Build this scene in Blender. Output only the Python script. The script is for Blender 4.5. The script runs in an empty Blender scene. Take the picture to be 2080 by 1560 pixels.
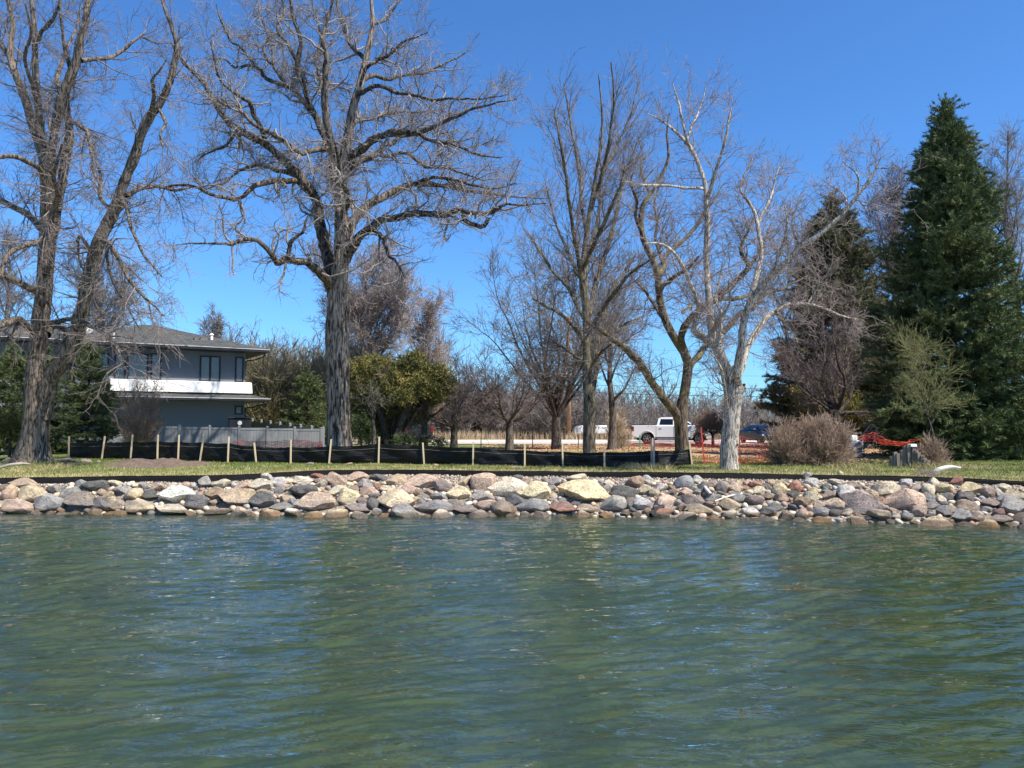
import bpy, bmesh, math, random
import numpy as np
from mathutils import Vector, Matrix
R_ = math.radians
scene = bpy.context.scene
col = scene.collection
# ------------------------------------------------------------------ camera
F = 1571.0; HZ = 862.0; CAMH = 2.3
PIT = math.atan((HZ-780)/F)
cd = bpy.data.cameras.new('camera'); cam = bpy.data.objects.new('camera', cd); col.objects.link(cam)
cam.location = (0, 0, CAMH); cam.rotation_euler = (R_(90)+PIT, 0, 0)
cd.sensor_fit = 'HORIZONTAL'; cd.sensor_width = 36; cd.lens = F/2080*36
cd.clip_start = 0.1; cd.clip_end = 6000
scene.camera = cam
# ------------------------------------------------------------------ light
SUN_EL, SUN_AZ = R_(53), R_(122)      # azimuth clockwise from +Y
w = bpy.data.worlds.new('World'); scene.world = w; w.use_nodes = True
nt = w.node_tree; bg = nt.nodes['Background']
sky = nt.nodes.new('ShaderNodeTexSky'); sky.sky_type = 'NISHITA'; sky.sun_disc = False
sky.sun_elevation = SUN_EL; sky.sun_rotation = SUN_AZ
sky.altitude = 300; sky.air_density = 1.0; sky.dust_density = 0.35; sky.ozone_density = 3.0
tint = nt.nodes.new('ShaderNodeMix'); tint.data_type = 'RGBA'; tint.blend_type = 'MULTIPLY'; tint.inputs[0].default_value = 1
gam = nt.nodes.new('ShaderNodeGamma'); gam.inputs[1].default_value = 1; nt.links.new(sky.outputs[0], gam.inputs[0])
tint.inputs[7].default_value = (.57, 1.0, 1.46, 1); nt.links.new(gam.outputs[0], tint.inputs[6])
nt.links.new(tint.outputs[2], bg.inputs[0]); bg.inputs[1].default_value = 0.086
sl = bpy.data.lights.new('sun', 'SUN'); sl.energy = 5.0; sl.angle = R_(0.5); sl.color = (1.0, 0.94, 0.85)
so = bpy.data.objects.new('sun', sl); col.objects.link(so)
sdir = Vector((math.sin(SUN_AZ)*math.cos(SUN_EL), math.cos(SUN_AZ)*math.cos(SUN_EL), math.sin(SUN_EL)))
so.rotation_euler = sdir.to_track_quat('Z', 'Y').to_euler(); so.location = sdir*50
vs = scene.view_settings; vs.view_transform = 'Standard'; vs.look = 'None'; vs.gamma = 1; vs.exposure = 0.72
try: vs.use_curve_mapping = False
except Exception: pass
# ------------------------------------------------------------------ helpers
ca, sa = math.cos(PIT), math.sin(PIT)
def ray(px, py):
    u = (px-1040)/F; v = (780-py)/F
    return (u, ca - sa*v, sa + ca*v)
def P(px, py, d):
    r = ray(px, py); k = d/r[1]
    return (r[0]*k, d, CAMH + r[2]*k)
def atz(px, py, z):
    r = ray(px, py); k = (z-CAMH)/r[2]
    return (r[0]*k, r[1]*k, z)
def project(x, y, z):
    z = z-CAMH; f = y*ca + z*sa; u = -y*sa + z*ca
    return 1040+F*x/f, 780-F*u/f

wl = [atz(px, py, 0) for px, py in ((-700,1046),(-300,1044),(0,1042),(400,1044),(800,1046),(1200,1046),(1500,1051),(1800,1060),(2080,1068),(2500,1082),(3000,1100))]
XW = np.array([p[0] for p in wl]); DW = np.array([p[1] for p in wl])
eg = [(-700,973,.75),(-300,973,.75),(0,972,.78),(250,968,.8),(400,967,.84),(520,962,.88),(650,955,.9),(800,954,.9),(1000,957,.9),(1200,958,.9),(1400,961,.9),(1600,963,.88),(1800,968,.85),(1950,972,.82),(2080,978,.8),(2500,990,.8),(3000,1006,.8)]
el = [atz(a, b+3, z) for a, b, z in eg]
XE = np.array([p[0] for p in el]); DE = np.array([p[1] for p in el]); ZE = np.array([e[2] for e in eg])
MND = (-11.6, 25.6)
def gz(x, d, fine=True):
    x = np.asarray(x, float); d = np.asarray(d, float)
    dw = np.interp(x, XW, DW); de = np.interp(x, XE, DE); ze = np.interp(x, XE, ZE)
    t = (d-dw)/(de-dw)
    zb = np.maximum(-(dw-d)*.32, -1.7-.1*np.sin(x*.7)*np.cos(d*.6))
    zs = ze*.93*np.clip(t, 0, 1)**.9
    far = np.interp(d, [0, 30, 38, 56, 120, 300, 3000], [0, 0, .0, -.1, -.1, -.3, -.6])
    zl = ze + (.92-ze)*np.clip((d-de)/4, 0, 1) + far
    z = np.where(t < 0, zb, np.where(t < 1, zs, zl))
    m = .24*np.exp(-(((x-MND[0])/1.9)**2)**1.3-((d-MND[1])/.8)**2)*(1+.16*np.sin(x*5+d*3)+.12*np.sin(x*11-d*4))
    z = z+np.where(t > 1, m, 0)
    if fine:
        n = .02*np.sin(x*1.3+d*.7)*np.sin(d*1.1-x*.4)+.012*np.sin(x*3.1+1)*np.sin(d*2.7)
        z = z+np.where(t > 1, n*np.clip((d-de)/1, 0, 1)*np.clip((200-d)/100, 0, 1), n*.5)
    return z
def gzf(x, d): return float(gz(x, d))
def gp(px, d):
    "ground point under photo column px at distance d"
    py = 900.
    for _ in range(6):
        x = P(px, py, d)[0]; z = gzf(x, d); py = project(x, d, z)[1]
    return (x, d, z)

def tag(o, label=None, cat=None, group=None, kind=None):
    if label: o['label'] = label
    if cat: o['category'] = cat
    if group: o['group'] = group
    if kind: o['kind'] = kind
    return o
def empty(name, loc, rz=0, label=None, cat=None, group=None):
    o = bpy.data.objects.new(name, None); col.objects.link(o)
    o.empty_display_size = .3
    o.location = loc; o.rotation_euler = (0, 0, rz)
    return tag(o, label, cat, group)
def npmesh(name, V, faces4=None, faces3=None, smooth=True):
    me = bpy.data.meshes.new(name)
    V = np.asarray(V, np.float32); me.vertices.add(len(V)); me.vertices.foreach_set('co', V.ravel())
    f4 = np.zeros((0, 4), np.int32) if faces4 is None else np.asarray(faces4, np.int32)
    f3 = np.zeros((0, 3), np.int32) if faces3 is None else np.asarray(faces3, np.int32)
    li = np.concatenate([f4.ravel(), f3.ravel()]); me.loops.add(len(li)); me.loops.foreach_set('vertex_index', li)
    n = len(f4)+len(f3); me.polygons.add(n)
    st = np.concatenate([np.arange(len(f4))*4, len(f4)*4+np.arange(len(f3))*3]).astype(np.int32)
    me.polygons.foreach_set('loop_start', st)
    try: me.polygons.foreach_set('loop_total', np.concatenate([np.full(len(f4), 4), np.full(len(f3), 3)]).astype(np.int32))
    except Exception: pass
    me.polygons.foreach_set('use_smooth', np.full(n, smooth, bool))
    me.update(calc_edges=True); me.validate()
    return me
def link(name, me, mat, parent=None, loc=(0, 0, 0)):
    o = bpy.data.objects.new(name, me); col.objects.link(o)
    if mat is not None and len(me.materials) == 0: me.materials.append(mat)
    if parent: o.parent = parent
    o.location = loc
    return o
class MB:
    "general small mesh builder"
    def __init__(s): s.v = []; s.f = []
    def add(s, vs, fs):
        b = len(s.v); s.v += [tuple(p) for p in vs]; s.f += [tuple(i+b for i in f) for f in fs]; return s
    def box(s, x0, x1, y0, y1, z0, z1):
        return s.add([(x0,y0,z0),(x1,y0,z0),(x1,y1,z0),(x0,y1,z0),(x0,y0,z1),(x1,y0,z1),(x1,y1,z1),(x0,y1,z1)],
                     [(0,3,2,1),(4,5,6,7),(0,1,5,4),(1,2,6,5),(2,3,7,6),(3,0,4,7)])
    def hull8(s, vs):
        return s.add(vs, [(0,3,2,1),(4,5,6,7),(0,1,5,4),(1,2,6,5),(2,3,7,6),(3,0,4,7)])
    def beam(s, a, b, wx, wy=None):
        wy = wy or wx
        a = Vector(a); b = Vector(b); t = (b-a).normalized()
        r = Vector((0, 1, 0)) if abs(t.y) < .8 else Vector((0, 0, 1))
        u = t.cross(r).normalized(); v = t.cross(u)
        vs = [c+u*sx*wx/2+v*sy*wy/2 for c in (a, b) for sx, sy in ((-1,-1),(1,-1),(1,1),(-1,1))]
        return s.hull8(vs)
    def prism(s, prof, y0, y1, y0b=None):
        n = len(prof)
        vs = [(x, y0, z) for x, z in prof]+[(x, y1, z) for x, z in prof]
        fs = [tuple(range(n)), tuple(range(2*n-1, n-1, -1))]+[(i, i+n, (i+1) % n+n, (i+1) % n) for i in range(n)]
        return s.add(vs, fs)
    def cyl(s, c, r, h, ax='z', n=16, r2=None):
        r2 = r if r2 is None else r2; vs = []
        for k, rr in ((0, r), (1, r2)):
            for i in range(n):
                a = 2*math.pi*i/n; p = (math.cos(a)*rr, math.sin(a)*rr, k*h)
                if ax == 'y': p = (p[0], p[2], p[1])
                if ax == 'x': p = (p[2], p[0], p[1])
                vs.append((c[0]+p[0], c[1]+p[1], c[2]+p[2]))
        return s.add(vs, [tuple(range(n-1, -1, -1)), tuple(range(n, 2*n))]+[(i, (i+1) % n, (i+1) % n+n, i+n) for i in range(n)])
    def build(s, name, mat, parent=None, loc=(0, 0, 0), smooth=False, bevel=0):
        me = bpy.data.meshes.new(name); me.from_pydata(s.v, [], s.f)
        bm = bmesh.new(); bm.from_mesh(me); bmesh.ops.recalc_face_normals(bm, faces=bm.faces); bm.to_mesh(me); bm.free()
        if smooth:
            for p in me.polygons: p.use_smooth = True
        o = link(name, me, mat, parent, loc)
        if bevel:
            m = o.modifiers.new('bevel', 'BEVEL'); m.width = bevel; m.segments = 2; m.limit_method = 'ANGLE'
        return o
# ------------------------------------------------------------------ materials
MATS = {}
def new_mat(name):
    m = bpy.data.materials.new(name); m.use_nodes = True; n = m.node_tree.nodes; b = n['Principled BSDF']
    MATS[name] = m
    return m, m.node_tree, b
def nd(nt, t, **kw):
    n = nt.nodes.new(t)
    for k, v in kw.items():
        if k in n.inputs: n.inputs[k].default_value = v
        else: setattr(n, k, v)
    return n
def ramp(nt, fac, stops):
    r = nt.nodes.new('ShaderNodeValToRGB'); e = r.color_ramp.elements
    while len(e) > 1: e.remove(e[0])
    e[0].position = stops[0][0]; e[0].color = tuple(stops[0][1])+(1,)
    for p, c in stops[1:]:
        x = e.new(p); x.color = tuple(c)+(1,)
    nt.links.new(fac, r.inputs[0]); return r
def mapping(nt, scale=(1, 1, 1), rot=(0, 0, 0), coord='Object'):
    tc = nt.nodes.new('ShaderNodeTexCoord'); mp = nt.nodes.new('ShaderNodeMapping')
    mp.inputs['Scale'].default_value = scale; mp.inputs['Rotation'].default_value = rot
    nt.links.new(tc.outputs[coord], mp.inputs[0]); return mp
def simple(name, c, rough=.7, var=.18, scale=6, metal=0, bump=0, spec=.3, msc=(1, 1, 1), c2=None, coat=0):
    m, nt, b = new_mat(name)
    mp = mapping(nt, msc)
    no = nd(nt, 'ShaderNodeTexNoise', Scale=scale, Detail=6, Roughness=.6); nt.links.new(mp.outputs[0], no.inputs[0])
    lo = c2 if c2 else tuple(x*(1-var) for x in c); hi = c if c2 else tuple(min(1, x*(1+var)) for x in c)
    r = ramp(nt, no.outputs['Fac'], [(.35, lo), (.65, hi)])
    nt.links.new(r.outputs[0], b.inputs['Base Color'])
    b.inputs['Roughness'].default_value = rough; b.inputs['Metallic'].default_value = metal
    b.inputs['Specular IOR Level'].default_value = spec
    if coat: b.inputs['Coat Weight'].default_value = coat; b.inputs['Coat Roughness'].default_value = .05
    if bump:
        bp = nd(nt, 'ShaderNodeBump', Strength=.6, Distance=bump); nt.links.new(no.outputs['Fac'], bp.inputs['Height']); nt.links.new(bp.outputs[0], b.inputs['Normal'])
    return m
def bark(name, c, dark, sc=1.0, bump=.03, specks=None, moss=None):
    m, nt, b = new_mat(name)
    mp = mapping(nt, (7*sc, 7*sc, 1.1*sc))
    vo = nd(nt, 'ShaderNodeTexNoise', Scale=2.2, Detail=8, Roughness=.65, Distortion=.5); nt.links.new(mp.outputs[0], vo.inputs[0])
    r = ramp(nt, vo.outputs['Fac'], [(.42, tuple(q*.6 for q in dark)), (.5, tuple((a*.45+b_*.55) for a, b_ in zip(c, dark))), (.6, c)])  # furrow tone darkened further, putting self-shadow of the bark into colour
    mp2 = mapping(nt, (1, 1, .5)); n2 = nd(nt, 'ShaderNodeTexNoise', Scale=1.1, Detail=4); nt.links.new(mp2.outputs[0], n2.inputs[0])
    mx = nd(nt, 'ShaderNodeMix', data_type='RGBA', blend_type='MULTIPLY'); mx.inputs[0].default_value = .8
    r2 = ramp(nt, n2.outputs['Fac'], [(.3, (.62, .60, .58)), (.7, (1.15, 1.12, 1.1))])
    nt.links.new(r.outputs[0], mx.inputs[6]); nt.links.new(r2.outputs[0], mx.inputs[7]); out = mx.outputs[2]
    if specks:
        mp3 = mapping(nt, (9, 9, 5)); v = nd(nt, 'ShaderNodeTexVoronoi', Scale=2.0); nt.links.new(mp3.outputs[0], v.inputs[0])
        n3 = nd(nt, 'ShaderNodeTexNoise', Scale=14, Detail=3); nt.links.new(mp3.outputs[0], n3.inputs[0])
        ad = nd(nt, 'ShaderNodeMath', operation='ADD'); nt.links.new(v.outputs['Distance'], ad.inputs[0])
        ms = nd(nt, 'ShaderNodeMath', operation='MULTIPLY'); ms.inputs[1].default_value = .6; nt.links.new(n3.outputs['Fac'], ms.inputs[0]); nt.links.new(ms.outputs[0], ad.inputs[1])
        r3 = ramp(nt, ad.outputs[0], [(.47, (1, 1, 1)), (.53, (0, 0, 0))])
        m3 = nd(nt, 'ShaderNodeMix', data_type='RGBA'); nt.links.new(r3.outputs[0], m3.inputs[0])
        nt.links.new(out, m3.inputs[6]); m3.inputs[7].default_value = specks+(1,); out = m3.outputs[2]
    if moss:
        n4 = nd(nt, 'ShaderNodeTexNoise', Scale=2.5, Detail=5); nt.links.new(mp2.outputs[0], n4.inputs[0])
        r4 = ramp(nt, n4.outputs['Fac'], [(.52, (0, 0, 0)), (.64, (.8, .8, .8))])
        m4 = nd(nt, 'ShaderNodeMix', data_type='RGBA'); nt.links.new(r4.outputs[0], m4.inputs[0])
        nt.links.new(out, m4.inputs[6]); m4.inputs[7].default_value = moss+(1,); out = m4.outputs[2]
    nt.links.new(out, b.inputs['Base Color'])
    b.inputs['Roughness'].default_value = .9; b.inputs['Specular IOR Level'].default_value = .15
    bp = nd(nt, 'ShaderNodeBump', Strength=1.0, Distance=bump); nt.links.new(vo.outputs['Fac'], bp.inputs['Height']); nt.links.new(bp.outputs[0], b.inputs['Normal'])
    return m
def foliage(name, c1, c2, c3=None, scale=.9, rough=.6):
    m, nt, b = new_mat(name)
    g = nt.nodes.new('ShaderNodeNewGeometry'); mp = mapping(nt)
    no = nd(nt, 'ShaderNodeTexNoise', Scale=scale, Detail=3); nt.links.new(mp.outputs[0], no.inputs[0])
    ad = nd(nt, 'ShaderNodeMath', operation='MULTIPLY_ADD'); nt.links.new(g.outputs['Random Per Island'], ad.inputs[0]); ad.inputs[1].default_value = .35
    nt.links.new(no.outputs['Fac'], ad.inputs[2])
    st = [(.42, c1), (.85, c2)]
    if c3: st.append((.95, c3))
    r = ramp(nt, ad.outputs[0], st); nt.links.new(r.outputs[0], b.inputs['Base Color'])
    b.inputs['Roughness'].default_value = rough; b.inputs['Specular IOR Level'].default_value = .2
    return m
B_ = dict(
 oak=bark('oak_bark', (.21,.175,.14), (.03,.024,.02), .8, .06),
 oak_lit=bark('oak_lit_trunk_bark', (.42,.345,.275), (.06,.047,.036), .8, .06),  # lighter copy of the oak bark; sunlight on the trunk put into colour
 ash=bark('ash_bark', (.25,.21,.165), (.06,.047,.036), 1.1, .03),
 maple=bark('maple_bark', (.21,.18,.135), (.055,.045,.033), 1.3, .03, moss=(.20,.19,.10)),
 crook=bark('crooked_bark', (.20,.165,.12), (.05,.04,.03), 1.2, .03, moss=(.23,.20,.08)),
 white=bark('pale_bark', (.62,.57,.48), (.20,.17,.145), 1.6, .03, specks=(.16,.14,.125)),
 grey=bark('grey_bark', (.19,.16,.135), (.06,.05,.042), 1.6, .02),
 dark=bark('dark_bark', (.13,.10,.085), (.045,.035,.03), 1.6, .02),
 birch=bark('birch_bark', (.62,.54,.46), (.34,.27,.22), 1.6, .01))
T_ = dict(
 oak=simple('oak_twig', (.23,.20,.18), .85, .25, 2),
 ash=simple('ash_twig', (.20,.165,.145), .85, .25, 2),
 maple=simple('maple_twig', (.20,.165,.145), .85, .25, 2),
 white=simple('pale_twig', (.27,.215,.19), .85, .3, 2),
 crook=simple('crooked_twig', (.19,.15,.125), .85, .25, 2),
 red=simple('reddish_twig', (.33,.27,.24), .85, .25, 2),
 purple=simple('purple_twig', (.18,.14,.13), .85, .25, 2),
 brown=simple('brown_twig', (.32,.225,.16), .85, .3, 2),
 olive=simple('olive_twig', (.28,.235,.14), .85, .3, 2),
 bud=simple('budding_green_twig', (.21,.205,.085), .85, .3, 2),
 tan=simple('tan_twig', (.46,.36,.25), .85, .3, 2),
 grey=simple('grey_twig', (.21,.185,.165), .85, .3, 2))
rock_mat, nt_, b_ = new_mat('rock_stone')
def _rock():
    nt = nt_; b = b_
    oi = nt.nodes.new('ShaderNodeObjectInfo'); tc = nt.nodes.new('ShaderNodeTexCoord')
    ad = nd(nt, 'ShaderNodeVectorMath', operation='ADD'); nt.links.new(tc.outputs['Object'], ad.inputs[0]); nt.links.new(oi.outputs['Location'], ad.inputs[1])
    n1 = nd(nt, 'ShaderNodeTexNoise', Scale=2.2, Detail=7, Roughness=.62, Distortion=.6); nt.links.new(ad.outputs[0], n1.inputs[0])
    n2 = nd(nt, 'ShaderNodeTexNoise', Scale=11, Detail=6, Roughness=.7); nt.links.new(ad.outputs[0], n2.inputs[0])
    r1 = ramp(nt, n1.outputs['Fac'], [(.30, (.55, .52, .50)), (.47, (.95, .93, .90)), (.6, (1.25, 1.2, 1.1))])
    r2 = ramp(nt, n2.outputs['Fac'], [(.38, (.42, .41, .40)), (.48, (1, 1, 1)), (.62, (1.3, 1.28, 1.22))])
    m1 = nd(nt, 'ShaderNodeMix', data_type='RGBA', blend_type='MULTIPLY'); m1.inputs[0].default_value = 1
    nt.links.new(oi.outputs['Color'], m1.inputs[6]); nt.links.new(r1.outputs[0], m1.inputs[7])
    m2 = nd(nt, 'ShaderNodeMix', data_type='RGBA', blend_type='MULTIPLY'); m2.inputs[0].default_value = 1
    nt.links.new(m1.outputs[2], m2.inputs[6]); nt.links.new(r2.outputs[0], m2.inputs[7])
    # old water marks: grey band and rusty algae just above the lake
    ge = nt.nodes.new('ShaderNodeNewGeometry'); sx = nt.nodes.new('ShaderNodeSeparateXYZ'); nt.links.new(ge.outputs['Position'], sx.inputs[0])
    ma = nd(nt, 'ShaderNodeMath', operation='MULTIPLY_ADD'); nt.links.new(n1.outputs['Fac'], ma.inputs[0]); ma.inputs[1].default_value = -.16; nt.links.new(sx.outputs['Z'], ma.inputs[2])
    r3 = ramp(nt, ma.outputs[0], [(.0, (1, 1, 1)), (.035, (.75, .75, .75)), (.06, (0, 0, 0))])
    m3 = nd(nt, 'ShaderNodeMix', data_type='RGBA'); nt.links.new(r3.outputs[0], m3.inputs[0]); nt.links.new(m2.outputs[2], m3.inputs[6])
    rc = ramp(nt, oi.outputs['Random'], [(0, (.16, .13, .10)), (.35, (.30, .18, .08)), (.5, (.14, .12, .09)), (1, (.20, .15, .11))])
    nt.links.new(rc.outputs[0], m3.inputs[7])
    r4 = ramp(nt, ma.outputs[0], [(.10, (0, 0, 0)), (.14, (.45, .45, .45)), (.22, (.35, .35, .35)), (.27, (0, 0, 0))])
    m4 = nd(nt, 'ShaderNodeMix', data_type='RGBA'); nt.links.new(r4.outputs[0], m4.inputs[0]); nt.links.new(m3.outputs[2], m4.inputs[6]); m4.inputs[7].default_value = (.24, .22, .215, 1)
    nt.links.new(m4.outputs[2], b.inputs['Base Color'])
    rr = ramp(nt, ma.outputs[0], [(0, (.25,)*3), (.05, (.85,)*3)]); nt.links.new(rr.outputs[0], b.inputs['Roughness'])
    b.inputs['Specular IOR Level'].default_value = .3
    bp = nd(nt, 'ShaderNodeBump', Strength=1, Distance=.05); nt.links.new(n2.outputs['Fac'], bp.inputs['Height'])
    bp2 = nd(nt, 'ShaderNodeBump', Strength=.6, Distance=.12); nt.links.new(n1.outputs['Fac'], bp2.inputs['Height']); nt.links.new(bp.outputs[0], bp2.inputs['Normal'])
    nt.links.new(bp2.outputs[0], b.inputs['Normal'])
_rock()
# ------------------------------------------------------------------ ground
def axis(segs):
    out = []
    for a, b, s in segs: out += list(np.arange(a, b, s))
    return np.array(out+[segs[-1][1]])
def grid(xs, ys, zf):
    X, Y = np.meshgrid(xs, ys); Z = zf(X, Y)
    V = np.stack([X, Y, Z], -1).reshape(-1, 3); nx = len(xs); ny = len(ys)
    i = (np.arange(ny-1)[:, None]*nx+np.arange(nx-1)[None]).ravel()
    return V, np.stack([i, i+1, i+nx+1, i+nx], 1)
xs = axis([(-3000,-400,260),(-400,-80,20),(-80,-24,2),(-24,24,.2),(24,80,2),(80,400,20),(400,3000,260)])
ys = axis([(-60,4,4),(4,14,.5),(14,40,.2),(40,80,.8),(80,200,6),(200,3000,140)])
V, Q = grid(xs, ys, lambda x, y: gz(x, y))
me = npmesh('ground', V, Q)
X, D = V[:, 0], V[:, 1]
dwv = np.interp(X, XW, DW); dev = np.interp(X, XE, DE)
PXv = 1040+F*X/np.maximum(D, 1)
def sm(a, b, x): t = np.clip((x-a)/(b-a), 0, 1); return t*t*(3-2*t)
att = {}
att['bed'] = sm(-.4, -1.2, D-dwv)
att['bank'] = sm(-1.2, -.4, D-dwv)*sm(.12, -.02, D-dev)
att['dirt'] = np.exp(-(((X-MND[0])/1.9)**2+((D-MND[1]+.1)/1.1)**2)**1.5)*1.25
# a strip of gravel and bare soil, dry turf near the edging, leaf litter beyond the silt fence
att['dry'] = np.clip(.95*np.exp(-(D-dev)/1.0)+.25, 0, 1)
lit = sm(27.5, 29.5, D)*sm(62, 56, D)*sm(960, 1120, PXv)*sm(1900, 1760, PXv)
att['litter'] = lit*(.55+.45*np.sin(D*.9+1)*np.sin(X*.3))
att['field'] = sm(66, 70, D)
for k, a in att.items():
    at = me.attributes.new(k, 'FLOAT', 'POINT'); at.data.foreach_set('value', a.astype(np.float32))
gm, nt, b = new_mat('ground_turf')
def A(nt, k):
    a = nt.nodes.new('ShaderNodeAttribute'); a.attribute_name = k; return a.outputs['Fac']
mp = mapping(nt)
nA = nd(nt, 'ShaderNodeTexNoise', Scale=9, Detail=8, Roughness=.75); nB = nd(nt, 'ShaderNodeTexNoise', Scale=1.1, Detail=5, Roughness=.6); nC = nd(nt, 'ShaderNodeTexNoise', Scale=40, Detail=4, Roughness=.7)
for n in (nA, nB, nC): nt.links.new(mp.outputs[0], n.inputs[0])
def M(nt, f, a, b_, mode='MIX'):
    m = nd(nt, 'ShaderNodeMix', data_type='RGBA', blend_type=mode)
    for i, s in ((0, f), (6, a), (7, b_)):
        if isinstance(s, (int, float)): m.inputs[i].default_value = s
        elif isinstance(s, tuple): m.inputs[i].default_value = s+(1,)
        else: nt.links.new(s, m.inputs[i])
    return m.outputs[2]
def thr(nt, attr, noise, lo, hi, k=.8):
    m = nd(nt, 'ShaderNodeMath', operation='MULTIPLY_ADD'); nt.links.new(noise, m.inputs[0]); m.inputs[1].default_value = k; nt.links.new(attr, m.inputs[2])
    return ramp(nt, m.outputs[0], [(lo, (0, 0, 0)), (hi, (1, 1, 1))]).outputs[0]
green = ramp(nt, nA.outputs['Fac'], [(.35, (.075, .11, .026)), (.6, (.16, .185, .055))]).outputs[0]
straw = ramp(nt, nA.outputs['Fac'], [(.35, (.25, .215, .09)), (.62, (.46, .38, .20))]).outputs[0]
base = M(nt, thr(nt, A(nt, 'dry'), nB.outputs['Fac'], .62, 1.1), green, straw)
leaf = ramp(nt, nC.outputs['Fac'], [(.36, (.17, .085, .045)), (.5, (.42, .25, .14)), (.64, (.62, .46, .29))]).outputs[0]
base = M(nt, thr(nt, A(nt, 'litter'), nB.outputs['Fac'], .62, .95), base, leaf)
soil = ramp(nt, nA.outputs['Fac'], [(.35, (.10, .07, .052)), (.65, (.21, .155, .12))]).outputs[0]
base = M(nt, thr(nt, A(nt, 'dirt'), nA.outputs['Fac'], .62, .95, .5), base, soil)
fieldc = ramp(nt, nB.outputs['Fac'], [(.35, (.24, .175, .10)), (.65, (.42, .32, .20))]).outputs[0]
base = M(nt, A(nt, 'field'), base, fieldc)
grav = ramp(nt, nC.outputs['Fac'], [(.38, (.07, .06, .05)), (.5, (.24, .20, .16)), (.64, (.46, .39, .31))]).outputs[0]
base = M(nt, A(nt, 'bank'), base, grav)
nD = nd(nt, 'ShaderNodeTexNoise', Scale=.9, Detail=6, Roughness=.65); nt.links.new(mp.outputs[0], nD.inputs[0])
bedc = ramp(nt, nD.outputs['Fac'], [(.36, (.06, .085, .02)), (.46, (.17, .19, .05)), (.54, (.40, .38, .14)), (.66, (.55, .48, .28))]).outputs[0]
base = M(nt, A(nt, 'bed'), base, bedc)
nt.links.new(base, b.inputs['Base Color']); b.inputs['Roughness'].default_value = .95; b.inputs['Specular IOR Level'].default_value = .1
bp = nd(nt, 'ShaderNodeBump', Strength=.8, Distance=.05); nt.links.new(nA.outputs['Fac'], bp.inputs['Height']); nt.links.new(bp.outputs[0], b.inputs['Normal'])
tag(link('ground', me, gm), 'lawn, bank and lake bed behind and under the shore', kind='structure')
# ------------------------------------------------------------------ water
rw = np.random.default_rng(5)
def waves(x, y):
    z = np.zeros_like(x); wx = x+.25*np.sin(y*.9+x*.21)+.12*np.sin(y*2.3-x*.6); wy = y+.16*np.sin(x*.8+y*.33)+.10*np.sin(x*1.9-y*.7)
    for i in range(80):
        big = i % 8 == 0
        lam = rw.uniform(.9, 2.6) if big else 10**rw.uniform(math.log10(.19), math.log10(.62)); th = math.radians(rw.normal(101, 13 if not big else 20)); k = 2*math.pi/lam
        a = (.0040 if big else .0058)*lam*rw.uniform(.5, 1.4)
        ph = k*(wx*math.cos(th)+wy*math.sin(th))+rw.uniform(0, 6.3)
        g = .55+.45*np.sin(x*rw.uniform(.2, .7)+y*rw.uniform(.3, .9)+i)   # ripples come in groups
        z = z+a*g*(np.sin(ph)+.28*np.cos(2*ph))
    return z*np.clip((np.interp(x, XW, DW)+.6-y)/2.5, .25, 1)
xs = axis([(-900,-60,60),(-60,-17,1),(-17,17,.05),(17,60,1),(60,900,60)])
ys = axis([(-600,-20,40),(-20,3,1),(3,23,.045),(23,24,1)])
V, Q = grid(xs, ys, waves)
me = npmesh('water', V, Q)
wm, nt, b = new_mat('lake_water'); nt.nodes.remove(b); out = nt.nodes['Material Output']
def wnoise(scale, sc, rot, det, dist):
    mp = mapping(nt, scale, (0, 0, rot)); n = nd(nt, 'ShaderNodeTexNoise', Scale=sc, Detail=det, Roughness=.55, Distortion=dist); nt.links.new(mp.outputs[0], n.inputs[0]); return n.outputs['Fac']
h1 = wnoise((.7, 1.25, 1), 2.8, R_(14), 3, .7)
h2 = wnoise((.5, 1.3, 1), 8.5, R_(9), 3, .8)
h3 = wnoise((.6, 1.2, 1), 24, R_(8), 2, .3)
b1 = nd(nt, 'ShaderNodeBump', Strength=1, Distance=.030); nt.links.new(h1, b1.inputs['Height'])
b2 = nd(nt, 'ShaderNodeBump', Strength=1, Distance=.014); nt.links.new(h2, b2.inputs['Height']); nt.links.new(b1.outputs[0], b2.inputs['Normal'])
b3 = nd(nt, 'ShaderNodeBump', Strength=1, Distance=.001); nt.links.new(h3, b3.inputs['Height']); nt.links.new(b2.outputs[0], b3.inputs['Normal'])
gl = nd(nt, 'ShaderNodeBsdfGlossy', Roughness=.008); gl.inputs['Color'].default_value = (.95, .97, 1, 1)
nt.links.new(b3.outputs[0], gl.inputs['Normal'])
tr = nd(nt, 'ShaderNodeBsdfTransparent'); tr.inputs['Color'].default_value = (.52, .62, .37, 1)
df = nd(nt, 'ShaderNodeBsdfDiffuse'); df.inputs['Color'].default_value = (.046, .074, .040, 1); nt.links.new(b1.outputs[0], df.inputs['Normal'])
mb = nd(nt, 'ShaderNodeMixShader', Fac=.5); nt.links.new(tr.outputs[0], mb.inputs[1]); nt.links.new(df.outputs[0], mb.inputs[2])
fr = nd(nt, 'ShaderNodeFresnel', IOR=1.56); nt.links.new(b3.outputs[0], fr.inputs['Normal'])
mf = nd(nt, 'ShaderNodeMixShader'); nt.links.new(fr.outputs[0], mf.inputs[0]); nt.links.new(mb.outputs[0], mf.inputs[1]); nt.links.new(gl.outputs[0], mf.inputs[2])
nt.links.new(mf.outputs[0], out.inputs['Surface'])
tag(link('water', me, wm), 'rippled green-blue lake water in front of the bank', kind='structure')
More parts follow.
